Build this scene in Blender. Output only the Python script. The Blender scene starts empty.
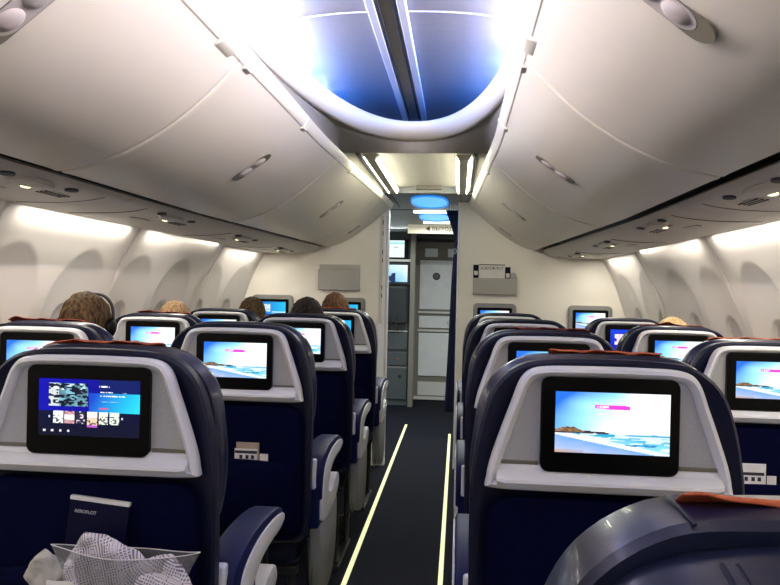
import bpy, bmesh, math, random
from mathutils import Vector, Matrix
random.seed(7)
S = bpy.context.scene
COL = S.collection
PI = math.pi

# ------------------------------------------------------------------ materials
MATS = {}
def mat(name, col, rough=.5, metal=0., bump=0., bscale=200., var=0., vscale=8., coat=0., spec=.5, emit=None, estr=0., alpha=1., trans=0.):
    if name in MATS: return MATS[name]
    m = bpy.data.materials.new(name); m.use_nodes = True
    nt = m.node_tree; b = nt.nodes['Principled BSDF']
    b.inputs['Base Color'].default_value = (*col, 1); b.inputs['Roughness'].default_value = rough
    b.inputs['Metallic'].default_value = metal; b.inputs['Coat Weight'].default_value = coat
    b.inputs['Specular IOR Level'].default_value = spec
    b.inputs['Alpha'].default_value = alpha
    b.inputs['Transmission Weight'].default_value = trans
    if emit: b.inputs['Emission Color'].default_value = (*emit, 1); b.inputs['Emission Strength'].default_value = estr
    tc = nt.nodes.new('ShaderNodeTexCoord')
    if var:
        n = nt.nodes.new('ShaderNodeTexNoise'); n.inputs['Scale'].default_value = vscale; n.inputs['Detail'].default_value = 4
        nt.links.new(tc.outputs['Object'], n.inputs['Vector'])
        r = nt.nodes.new('ShaderNodeMapRange'); r.inputs['From Min'].default_value = .3; r.inputs['From Max'].default_value = .7
        r.inputs['To Min'].default_value = 1 - var; r.inputs['To Max'].default_value = 1 + var
        nt.links.new(n.outputs['Fac'], r.inputs['Value'])
        x = nt.nodes.new('ShaderNodeVectorMath'); x.operation = 'SCALE'; x.inputs[0].default_value = col
        nt.links.new(r.outputs['Result'], x.inputs['Scale']); nt.links.new(x.outputs['Vector'], b.inputs['Base Color'])
    if bump:
        n = nt.nodes.new('ShaderNodeTexNoise'); n.inputs['Scale'].default_value = bscale; n.inputs['Detail'].default_value = 3
        nt.links.new(tc.outputs['Object'], n.inputs['Vector'])
        u = nt.nodes.new('ShaderNodeBump'); u.inputs['Strength'].default_value = bump; u.inputs['Distance'].default_value = .002
        nt.links.new(n.outputs['Fac'], u.inputs['Height']); nt.links.new(u.outputs['Normal'], b.inputs['Normal'])
    MATS[name] = m; return m
def M(n): return MATS[n]
mat('navy_leather', (.003, .0045, .024), .45, spec=.3, bump=.25, bscale=260, var=.15, vscale=14)
mat('seat_leather', (.008, .011, .036), .30, bump=.10, bscale=260, var=.15, vscale=10, coat=.2)
mat('navy_fabric', (.0010, .0020, .022), .75, bump=.5, bscale=500, var=.12, vscale=40, spec=.05)
mat('navy_plastic', (.004, .007, .060), .5, spec=.2, var=.08)
mat('shell_grey', (.40, .41, .42), .42, bump=.35, bscale=700, var=.07, vscale=260)
mat('shell_trim', (.66, .67, .69), .38, bump=.15, bscale=700)
mat('panel_grey', (.27, .275, .275), .45, bump=.3, bscale=500, var=.05, vscale=60)
mat('silver_plastic', (.62, .64, .70), .35, var=.03)
mat('gloss_black', (.0012, .0012, .0012), .35, spec=.12)
mat('dark_metal', (.05, .05, .055), .4, metal=.7)
mat('steel', (.5, .5, .5), .3, metal=1.)
mat('orange_cloth', (.45, .095, .03), .85, bump=.6, bscale=420, var=.15, vscale=30)
mat('red_cloth', (.22, .025, .012), .85, bump=.6, bscale=420, var=.15, vscale=30)
mat('bin_white', (.63, .59, .52), .36, bump=.04, bscale=300, var=.015, vscale=3)
mat('rail_white', (.66, .63, .56), .4)
mat('psu_white', (.52, .49, .45), .5, var=.02)
mat('handle_lilac', (.40, .36, .36), .4)
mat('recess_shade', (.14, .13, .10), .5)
mat('gap_black', (.006, .006, .006), .8)
mat('sidewall_cream', (.70, .665, .62), .55, bump=.06, bscale=150, var=.02, vscale=4)
mat('window_shade', (.50, .475, .45), .5, var=.03)
mat('bulkhead_cream', (.86, .83, .74), .5, bump=.06, bscale=120, var=.03, vscale=3)
mat('bulkhead_edge', (.84, .86, .92), .35)
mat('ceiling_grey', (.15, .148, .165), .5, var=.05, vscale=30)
mat('lip_cream', (.66, .61, .52), .42)
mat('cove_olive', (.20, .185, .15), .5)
mat('front_ceiling', (.56, .535, .45), .45)
mat('front_grey', (.33, .345, .34), .5)
mat('rail_alu', (.55, .55, .60), .35, metal=.3)
mat('pocket_grey', (.44, .43, .40), .5, bump=.2, bscale=300)
mat('monitor_grey', (.24, .24, .235), .45)
mat('galley_teal', (.085, .105, .115), .45, var=.05)
mat('galley_dark', (.02, .025, .028), .6)
mat('lav_frame', (.22, .205, .17), .5)
mat('lav_panel', (.80, .83, .84), .35, bump=.03, var=.04, vscale=9)
mat('lav_trim', (.70, .70, .68), .3)
mat('curtain_navy', (.014, .022, .085), .6, bump=.3, bscale=350, var=.2, vscale=20)
mat('paper_white', (.75, .74, .72), .6, var=.04, vscale=50)
mat('paper_tan', (.42, .33, .25), .6)
mat('ink', (.015, .015, .03), .6)
mat('cover_blue', (.0015, .002, .025), .5, spec=.15)
mat('skin', (.52, .33, .25), .55, var=.06, vscale=40)
mat('lens', (.9, .85, .6), .3, emit=(1, .83, .45), estr=1.6)
mat('tube', (.9, .9, .85), .3, emit=(1, .97, .80), estr=12)
mat('bar_light', (.9, .9, .88), .3, emit=(.95, 1, .97), estr=1.0)
mat('dome_blue', (.05, .35, .85), .3, emit=(.01, .22, .75), estr=.45)
mat('dome_cyan', (.25, .75, .95), .3, emit=(.10, .50, .90), estr=.42)
mat('sign_plate', (.70, .66, .50), .4, emit=(.8, .75, .55), estr=.15)
mat('sign_red', (.12, .02, .01), .5)
mat('glow_strip', (.72, .76, .42), .5, emit=(.75, .80, .45), estr=.42)
mat('clear_cup', (.9, .92, .95), .05, trans=.9)
mat('bag_film', (.24, .24, .25), .25, alpha=.50, bump=.5, bscale=30)
mat('denim', (.03, .04, .08), .8)

def carpet(name, base, alt):
    m = bpy.data.materials.new(name); m.use_nodes = True; nt = m.node_tree; b = nt.nodes['Principled BSDF']
    b.inputs['Roughness'].default_value = .95; b.inputs['Specular IOR Level'].default_value = .15
    tc = nt.nodes.new('ShaderNodeTexCoord'); n = nt.nodes.new('ShaderNodeTexNoise'); n.inputs['Scale'].default_value = 220
    w = nt.nodes.new('ShaderNodeTexWave'); w.inputs['Scale'].default_value = 28; w.inputs['Distortion'].default_value = 4; w.bands_direction = 'DIAGONAL'
    nt.links.new(tc.outputs['Object'], n.inputs['Vector']); nt.links.new(tc.outputs['Object'], w.inputs['Vector'])
    mx = nt.nodes.new('ShaderNodeMix'); mx.data_type = 'RGBA'; mx.inputs[6].default_value = (*base, 1); mx.inputs[7].default_value = (*alt, 1)
    ma = nt.nodes.new('ShaderNodeMath'); ma.operation = 'MULTIPLY'
    nt.links.new(n.outputs['Fac'], ma.inputs[0]); nt.links.new(w.outputs['Fac'], ma.inputs[1]); nt.links.new(ma.outputs[0], mx.inputs[0])
    nt.links.new(mx.outputs[2], b.inputs['Base Color'])
    u = nt.nodes.new('ShaderNodeBump'); u.inputs['Strength'].default_value = .7; u.inputs['Distance'].default_value = .003
    nt.links.new(n.outputs['Fac'], u.inputs['Height']); nt.links.new(u.outputs['Normal'], b.inputs['Normal'])
    MATS[name] = m
carpet('carpet_navy', (.006, .007, .014), (.020, .023, .036))
carpet('carpet_aisle', (.008, .009, .016), (.028, .031, .045))

def hair_mat(name, dark, light):
    m = bpy.data.materials.new(name); m.use_nodes = True; nt = m.node_tree; b = nt.nodes['Principled BSDF']
    b.inputs['Roughness'].default_value = .7; b.inputs['Specular IOR Level'].default_value = .15
    tc = nt.nodes.new('ShaderNodeTexCoord'); n = nt.nodes.new('ShaderNodeTexNoise'); n.inputs['Scale'].default_value = 110; n.inputs['Detail'].default_value = 6
    mp = nt.nodes.new('ShaderNodeMapping'); mp.inputs['Scale'].default_value = (1, 1, .25)
    nt.links.new(tc.outputs['Object'], mp.inputs[0]); nt.links.new(mp.outputs[0], n.inputs['Vector'])
    mx = nt.nodes.new('ShaderNodeMix'); mx.data_type = 'RGBA'; mx.inputs[6].default_value = (*dark, 1); mx.inputs[7].default_value = (*light, 1)
    r = nt.nodes.new('ShaderNodeMapRange'); r.inputs['From Min'].default_value = .35; r.inputs['From Max'].default_value = .65
    nt.links.new(n.outputs['Fac'], r.inputs[0]); nt.links.new(r.outputs[0], mx.inputs[0]); nt.links.new(mx.outputs[2], b.inputs['Base Color'])
    u = nt.nodes.new('ShaderNodeBump'); u.inputs['Strength'].default_value = .8; u.inputs['Distance'].default_value = .004
    nt.links.new(n.outputs['Fac'], u.inputs['Height']); nt.links.new(u.outputs['Normal'], b.inputs['Normal'])
    MATS[name] = m
hair_mat('hair_brown', (.018, .010, .005), (.11, .068, .032))
hair_mat('hair_sandy', (.20, .12, .06), (.50, .34, .19))
hair_mat('hair_dark', (.008, .006, .006), (.05, .035, .03))
hair_mat('hair_chestnut', (.05, .025, .012), (.17, .09, .05))
hair_mat('hair_blond', (.50, .33, .14), (.80, .62, .35))

def pattern_mat():
    m = bpy.data.materials.new('woven_pattern'); m.use_nodes = True; nt = m.node_tree; b = nt.nodes['Principled BSDF']
    b.inputs['Roughness'].default_value = .6
    tc = nt.nodes.new('ShaderNodeTexCoord'); mp = nt.nodes.new('ShaderNodeMapping')
    mp.inputs['Rotation'].default_value = (0, math.radians(42), 0); mp.inputs['Scale'].default_value = (1, 1, 1)
    nt.links.new(tc.outputs['Object'], mp.inputs[0])
    sp = nt.nodes.new('ShaderNodeSeparateXYZ'); nt.links.new(mp.outputs[0], sp.inputs[0])
    def tri(out, per):
        a = nt.nodes.new('ShaderNodeMath'); a.operation = 'PINGPONG'; a.inputs[1].default_value = per * .62; nt.links.new(out, a.inputs[0]); return a.outputs[0]
    ax, az = tri(sp.outputs['X'], .024), tri(sp.outputs['Z'], .024)
    mxm = nt.nodes.new('ShaderNodeMath'); mxm.operation = 'MAXIMUM'; nt.links.new(ax, mxm.inputs[0]); nt.links.new(az, mxm.inputs[1])
    rg = tri(mxm.outputs[0], .004)
    gt = nt.nodes.new('ShaderNodeMath'); gt.operation = 'LESS_THAN'; gt.inputs[1].default_value = .0014; nt.links.new(rg, gt.inputs[0])
    bx = tri(sp.outputs['X'], .0045); lt = nt.nodes.new('ShaderNodeMath'); lt.operation = 'GREATER_THAN'; lt.inputs[1].default_value = .0011; nt.links.new(bx, lt.inputs[0])
    mm = nt.nodes.new('ShaderNodeMath'); mm.operation = 'MULTIPLY'; nt.links.new(gt.outputs[0], mm.inputs[0]); nt.links.new(lt.outputs[0], mm.inputs[1])
    mx = nt.nodes.new('ShaderNodeMix'); mx.data_type = 'RGBA'; mx.inputs[6].default_value = (.66, .63, .70, 1); mx.inputs[7].default_value = (.17, .16, .20, 1)
    nt.links.new(mm.outputs[0], mx.inputs[0]); nt.links.new(mx.outputs[2], b.inputs['Base Color'])
    MATS['woven_pattern'] = m
pattern_mat()

def screen_mat(strength):
    m = bpy.data.materials.new('screen_picture'); m.use_nodes = True; nt = m.node_tree; b = nt.nodes['Principled BSDF']
    a = nt.nodes.new('ShaderNodeVertexColor'); a.layer_name = 'Col'
    b.inputs['Base Color'].default_value = (.01, .01, .01, 1); b.inputs['Roughness'].default_value = .3; b.inputs['Specular IOR Level'].default_value = .08
    nt.links.new(a.outputs['Color'], b.inputs['Emission Color']); b.inputs['Emission Strength'].default_value = strength
    MATS['screen_picture'] = m
screen_mat(.60)

# ------------------------------------------------------------------ helpers
def tag(o, label=None, cat=None, group=None, kind=None):
    if label: o['label'] = label
    if cat: o['category'] = cat
    if group: o['group'] = group
    if kind: o['kind'] = kind
    return o
def empty(name, loc=(0, 0, 0), label=None, cat=None, group=None, kind=None):
    o = bpy.data.objects.new(name, None); o.empty_display_size = .1; COL.objects.link(o); o.location = loc
    return tag(o, label, cat, group, kind)
def build(name, bm, m, parent=None, smooth=True, loc=(0, 0, 0), bevel=0, angle=35):
    bmesh.ops.recalc_face_normals(bm, faces=bm.faces)
    me = bpy.data.meshes.new(name); bm.to_mesh(me); bm.free()
    me.materials.append(m if not isinstance(m, str) else M(m))
    if smooth:
        for p in me.polygons: p.use_smooth = True
        try: me.set_sharp_from_angle(angle=math.radians(angle))
        except Exception: pass
    o = bpy.data.objects.new(name, me); COL.objects.link(o); o.location = loc
    if parent: o.parent = parent
    if bevel:
        b = o.modifiers.new('bevel', 'BEVEL'); b.width = bevel; b.segments = 3; b.limit_method = 'ANGLE'; b.angle_limit = math.radians(40)
    return o
def copy_tree(o, parent=None):
    c = o.copy(); COL.objects.link(c)
    if parent: c.parent = parent
    for ch in list(o.children): copy_tree(ch, c)
    return c
def box(bm, x0, x1, y0, y1, z0, z1):
    v = [bm.verts.new((x, y, z)) for x in (x0, x1) for y in (y0, y1) for z in (z0, z1)]
    for f in ((0, 1, 3, 2), (4, 6, 7, 5), (0, 4, 5, 1), (2, 3, 7, 6), (0, 2, 6, 4), (1, 5, 7, 3)): bm.faces.new([v[i] for i in f])
    return bm
def B(*a):
    return box(bmesh.new(), *a)
def tube(bm, pts, r, n=10, cap=True):
    pts = [Vector(p) for p in pts]; rings = []; up = Vector((0, 0, 1))
    for i, p in enumerate(pts):
        d = (pts[min(i + 1, len(pts) - 1)] - pts[max(i - 1, 0)]).normalized()
        a = d.cross(up);  a = d.cross(Vector((1, 0, 0))) if a.length < .05 else a
        a.normalize(); b = d.cross(a)
        rr = r[i] if isinstance(r, (list, tuple)) else r
        rings.append([bm.verts.new(p + (a * math.cos(t) + b * math.sin(t)) * rr) for t in [2 * PI * k / n for k in range(n)]])
    for A, Bq in zip(rings, rings[1:]):
        for k in range(n): bm.faces.new((A[k], A[(k + 1) % n], Bq[(k + 1) % n], Bq[k]))
    if cap: bm.faces.new(rings[0]); bm.faces.new(rings[-1])
    return bm
def catmull(P, per=6, closed=False):
    P = [Vector(p) for p in P]; n = len(P); out = []
    rng = range(n) if closed else range(n - 1)
    for i in rng:
        if closed: p0, p1, p2, p3 = P[i - 1], P[i], P[(i + 1) % n], P[(i + 2) % n]
        else: p0, p1, p2, p3 = P[max(i - 1, 0)], P[i], P[i + 1], P[min(i + 2, n - 1)]
        for k in range(per):
            t = k / per
            out.append(.5 * ((2 * p1) + (p2 - p0) * t + (2 * p0 - 5 * p1 + 4 * p2 - p3) * t * t + (3 * p1 - p0 - 3 * p2 + p3) * t ** 3))
    if not closed: out.append(P[-1])
    return out
def resample(P, n, closed=True):
    P = [Vector(p) for p in P]
    if closed: P = P + [P[0]]
    L = [0]
    for a, b in zip(P, P[1:]): L.append(L[-1] + (b - a).length)
    out = []; j = 0; m = n if closed else n - 1
    for k in range(n):
        s = L[-1] * k / m
        while j < len(L) - 2 and L[j + 1] < s: j += 1
        t = (s - L[j]) / max(L[j + 1] - L[j], 1e-9); out.append(P[j].lerp(P[j + 1], t))
    return out
def offset(P, d):
    """inset a closed 2-D outline (counter-clockwise) by d"""
    n = len(P); out = []
    for i in range(n):
        a = (P[i] - P[i - 1]); b = (P[(i + 1) % n] - P[i])
        if a.length < 1e-9: a = b
        if b.length < 1e-9: b = a
        t = (a.normalized() + b.normalized()); t = t.normalized() if t.length > 1e-6 else a.normalized()
        out.append(P[i] + Vector((-t.y, t.x)) * d)
    return out
def ccw(P):
    a = sum(P[i - 1].x * P[i].y - P[i].x * P[i - 1].y for i in range(len(P)))
    return P if a > 0 else P[::-1]
def loft(bm, P, layers, f=None, capa=True, capb=True):
    """P: 2-D outline in (x,z); layers: (y, inset); f maps a point for lean or bulge"""
    P = ccw([Vector((p[0], p[1])) for p in P]); rings = []
    for y, d in layers:
        Q = offset(P, d) if d else P
        rings.append([bm.verts.new(f(q.x, y, q.y) if f else (q.x, y, q.y)) for q in Q])
    n = len(P)
    for A, C in zip(rings, rings[1:]):
        for k in range(n): bm.faces.new((A[k], A[(k + 1) % n], C[(k + 1) % n], C[k]))
    if capa: bm.faces.new(rings[0])
    if capb: bm.faces.new(rings[-1])
    return bm
def rrect(cx, cz, w, h, r, n=5):
    P = []
    for sx, sz, a0 in ((1, 1, 0), (-1, 1, 90), (-1, -1, 180), (1, -1, 270)):
        for k in range(n + 1):
            a = math.radians(a0 + 90 * k / n)
            P.append((cx + sx * (w / 2 - r) + r * math.cos(a), cz + sz * (h / 2 - r) + r * math.sin(a)))
    return P
def mirror_half(H):
    """H: points from bottom right up to top centre, x>0 -> closed outline"""
    return H + [(-x, z) for x, z in reversed(H) if x > 1e-6]
def extr_x(bm, prof, x0, x1, r=.006):
    """extrude a (y,z) profile across x with rounded edges"""
    P = ccw([Vector(p) for p in prof]); s = 1 if x1 > x0 else -1; rings = []
    for x, d in ((x0, r), (x0 + s * r * .3, r * .3), (x0 + s * r, 0), (x1 - s * r, 0), (x1 - s * r * .3, r * .3), (x1, r)):
        rings.append([bm.verts.new((x, q.x, q.y)) for q in offset(P, d)])
    n = len(P)
    for A, C in zip(rings, rings[1:]):
        for k in range(n): bm.faces.new((A[k], A[(k + 1) % n], C[(k + 1) % n], C[k]))
    bm.faces.new(rings[0]); bm.faces.new(rings[-1]); return bm
def text(name, body, size, loc, rot, m, parent=None, ext=.0006):
    c = bpy.data.curves.new(name, 'FONT'); c.body = body; c.size = size; c.extrude = ext; c.align_x = 'CENTER'; c.align_y = 'CENTER'
    c.materials.append(M(m)); t = bpy.data.objects.new(name + '_curve', c); COL.objects.link(t)
    bpy.context.view_layer.update()
    me = bpy.data.meshes.new_from_object(t.evaluated_get(bpy.context.evaluated_depsgraph_get()))
    bpy.data.objects.remove(t); o = bpy.data.objects.new(name, me); COL.objects.link(o)
    o.location = loc; o.rotation_euler = rot
    if parent: o.parent = parent
    return o
def join_into(bm, me, mw):
    n0 = len(bm.verts); bm.from_mesh(me); bm.verts.ensure_lookup_table()
    for v in bm.verts[n0:]: v.co = mw @ v.co

# ------------------------------------------------------------------ screen pictures
def nz(x, y, s=0):
    v = math.sin(x * 12.9898 + y * 78.233 + s * 37.7) * 43758.5453; return v - math.floor(v)
def vn(x, y, s=0):
    xi, yi = math.floor(x), math.floor(y); fx, fy = x - xi, y - yi; fx = fx * fx * (3 - 2 * fx); fy = fy * fy * (3 - 2 * fy)
    return (nz(xi, yi, s) * (1 - fx) + nz(xi + 1, yi, s) * fx) * (1 - fy) + (nz(xi, yi + 1, s) * (1 - fx) + nz(xi + 1, yi + 1, s) * fx) * fy
def mixc(a, b, t):
    t = max(0, min(1, t)); return tuple(a[i] * (1 - t) + b[i] * t for i in range(3))
def beach(u, v):
    hor = .35 - .02 * u
    if v > hor:
        t = u * .9 + (1 - v) * .55 + .25 * (vn(u * 4, v * 5) - .5)
        c = mixc((.02, .16, .72), (.30, .72, .98), (t - .05) / .35) if t < .42 else mixc((.30, .72, .98), (.88, .93, .97), (t - .40) / .30)
        if .345 < u < .655 and .735 - .03 * (u - .345) < v < .80 - .03 * (u - .345):
            c = (.80, .05, .60)
            if .36 < u < .465 and .752 < v < .782 and nz(int(u * 240), int(v * 90)) > .2: c = (1, .85, .97)
        if .37 < u < .46 and .635 < v < .65: c = mixc(c, (1, 1, 1), .6)
        if v < hor + .10 * max(0, 1 - abs(u - .12) * 6) * (.6 + .6 * vn(u * 30, 1)): c = mixc((.10, .05, .02), (.42, .24, .12), vn(u * 45, v * 60))
        elif u < .5 and v < hor + .035 * (1 - u * 2) + .012 * vn(u * 60, 2): c = (.035, .025, .03)
        return c
    d = (hor - v) / hor
    if u < .48 and d < .05 * (1.2 - u) + .03 * vn(u * 40, 3): return (.05, .04, .05)
    shore = .16 + .95 * u
    c = mixc((.02, .33, .55), (.22, .66, .86), d * 1.6 + .5 * (vn(u * 9, v * 60, 4) - .5))
    if vn(u * 7 + 3, v * 45, 5) > .60: c = mixc(c, (.82, .92, 1), .75)
    if d > shore: c = mixc((.18, .38, .78), (.50, .55, .72), (d - shore) * 1.2 + .3 * (vn(u * 10, v * 20, 6) - .5))
    elif d > shore - .22: c = mixc(c, (.86, .90, .98), .75)
    if d > .85 and u < .25: c = mixc((.50, .36, .28), (.35, .40, .66), (u * 3))
    if .62 < u < .9 and .5 < d < .62 and vn(u * 40, v * 90, 8) > .45: c = (.03, .22, .45)
    return c
def menu(u, v):
    v2 = v
    c = mixc((.004, .004, .38), (.002, .002, .20), u) if v2 > .43 else mixc((.001, .004, .05), (.003, .004, .018), 1 - v2)
    if u > .5 and .42 < v2 < .76: c = mixc((.01, .06, .55), (.02, .62, .90), (u - .5) * 2.0 + (.55 - v2) * .6)
    if u > .6 and v2 >= .76: c = mixc(c, (.004, .014, .09), .8)
    if .10 < u < .49 and .52 < v2 < .92:
        c = mixc((.01, .03, .06), (.22, .50, .62), vn(u * 24, v2 * 22, 9)); k = vn(u * 38, v2 * 40, 10)
        if u < .2 and k > .45: c = (.6, .66, .68)
        if k < .42: c = (.006, .008, .022)
        if k > .80 and v2 > .8: c = (.80, .9, .85)
    for (a, b, y0, y1, cc) in ((.60, .70, .865, .895, (1, 1, 1)), (.61, .73, .775, .795, (.9, .9, 1)), (.61, .85, .705, .73, (.95, 1, 1)), (.61, .80, .61, .622, (.4, .7, 1)), (.83, .87, .77, .78, (.6, .6, .9)), (.60, .69, .485, .51, (.65, .10, .25))):
        if a < u < b and y0 < v2 < y1 and (nz(int(u * 220), int(y0 * 99)) > .3 or cc[1] < .5): c = cc
    cov = ((.15, .245, (.85, .87, .90), .22, .43), (.26, .36, (.55, .40, .42), .22, .43), (.37, .465, (.02, .02, .05), .22, .43), (.485, .585, (.85, .58, .42), .16, .43), (.60, .69, (.78, .84, .70), .22, .43), (.705, .80, (.72, .80, .70), .22, .43))
    for i, (a, b, cc, y0, y1) in enumerate(cov):
        if a < u < b and y0 < v2 < y1:
            c = cc; k = vn(u * 55, v2 * 40, 20 + i)
            if k < .36 and v2 < .36: c = mixc(cc, (.02, .02, .04), .9)
            if i == 3 and v2 < .2: c = (.45, .10, .55)
            if i == 3 and v2 > .33: c = (.92, .88, .93)
            if i == 2 and k > .7: c = (.7, .6, .7)
            if i == 1 and .28 < v2 < .37: c = (.9, .88, .88)
            if i == 1 and (v2 < .27 or v2 > .39): c = mixc((.20, .03, .08), (.8, .5, .5), k)
    for x in (.06, .14, .22, .30):
        if abs(u - x) < .012 and abs(v2 - .085) < .015: c = (.7, .7, .8)
    for x in (.11, .83):
        if abs(u - x) < .008 and abs(v2 - .33) < .02: c = (.6, .6, .7)
    return c
def show(u, v):
    c = mixc((.004, .01, .40), (.01, .05, .65), v)
    k = vn(u * 14, v * 9, 31)
    if .25 < v < .78 and .12 < u < .9 and k > .40: c = mixc((.75, .45, .65), (.95, .9, .95), vn(u * 30, v * 22, 32))
    if .2 < v < .5 and .25 < u < .75 and k < .40: c = (.6, .12, .15)
    return c
def bluemenu(u, v):
    c = mixc((.01, .10, .45), (.02, .45, .80), u)
    if .12 < u < .45 and .35 < v < .85: c = mixc((.2, .4, .55), (.85, .92, .95), vn(u * 18, v * 14, 41))
    if u > .5 and .3 < v < .35: c = (.7, .9, 1)
    if v < .2: c = (.01, .05, .30)
    return c
def lid(u, v):
    return (.70, .80, .80) if v < .80 else (.25, .62, .62) if v < .86 else (.6, .8, .8)
def belt(u, v):
    c = mixc((.02, .32, .62), (.70, .90, 1), u * .7 + v * .6 - .25 + .2 * vn(u * 5, v * 4, 51))
    if v < .55 and u < .55 and vn(u * 6, v * 5, 52) > .35: c = (.01, .03, .10)
    return c
def picture(name, w, h, fn, nx=150, ny=84):
    bm = bmesh.new(); g = [[bm.verts.new(((i / nx - .5) * w, 0, (j / ny - .5) * h)) for i in range(nx + 1)] for j in range(ny + 1)]
    for j in range(ny):
        for i in range(nx): bm.faces.new((g[j][i], g[j][i + 1], g[j + 1][i + 1], g[j + 1][i]))
    me = bpy.data.meshes.new(name); bm.to_mesh(me); bm.free()
    a = me.color_attributes.new('Col', 'FLOAT_COLOR', 'CORNER'); buf = []
    for p in me.polygons:
        c = p.center; col = fn(c.x / w + .5, c.z / h + .5)
        buf += [*col, 1] * p.loop_total
    a.data.foreach_set('color', buf); me.materials.append(M('screen_picture')); return me
SW, SH = .206, .112
PIC = {'beach': picture('beach_screen', SW, SH, beach), 'menu': picture('menu_screen', SW, SH, menu, 190, 106), 'show': picture('show_screen', SW, SH, show, 70, 40),
       'blue': picture('blue_screen', SW, SH, bluemenu, 70, 40), 'lid': picture('galley_screen', .30, .19, lid, 30, 24), 'belt': picture('cabin_screen', .30, .19, belt, 60, 40)}
PTXT = {'beach': 'lit screen with beach and pink banner', 'menu': 'lit screen with dark blue film menu', 'show': 'lit blue screen with a bright show picture', 'blue': 'lit screen with blue menu'}
def screen(kind, parent, loc):
    o = bpy.data.objects.new('screen', PIC[kind]); COL.objects.link(o); o.location = loc; o.parent = parent; o['label'] = PTXT.get(kind, 'lit screen'); return o

# ------------------------------------------------------------------ aircraft seat
def lean(x, y, z): return (x, y + .05 * max(0, (.93 - z)), z)
BACK = catmull([(-.20, .47), (0, .465), (.20, .47), (.243, .52), (.25, .70), (.252, .90), (.247, .98), (.232, 1.062), (.207, 1.125), (.160, 1.165), (.09, 1.176), (0, 1.178), (-.09, 1.176), (-.160, 1.165), (-.207, 1.125), (-.232, 1.062), (-.247, .98), (-.252, .90), (-.25, .70), (-.243, .52)], 5, True)
HEAD = catmull([(.10, .80), (.215, .81), (.243, .86), (.252, .95), (.246, 1.03), (.235, 1.09), (.205, 1.141), (.150, 1.175), (.08, 1.182), (0, 1.183), (-.08, 1.182), (-.150, 1.175), (-.205, 1.141), (-.235, 1.09), (-.246, 1.03), (-.252, .95), (-.243, .86), (-.215, .81), (-.10, .80)], 5, True)
SHELL = catmull([(.216, .934), (.222, .95), (.216, .985), (.200, 1.035), (.180, 1.092), (.160, 1.143), (.130, 1.162), (.06, 1.1655), (0, 1.166), (-.06, 1.1655), (-.130, 1.162), (-.160, 1.143), (-.180, 1.092), (-.200, 1.035), (-.216, .985), (-.222, .95), (-.216, .934), (-.1, .931), (.1, .931)], 5, True)
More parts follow.
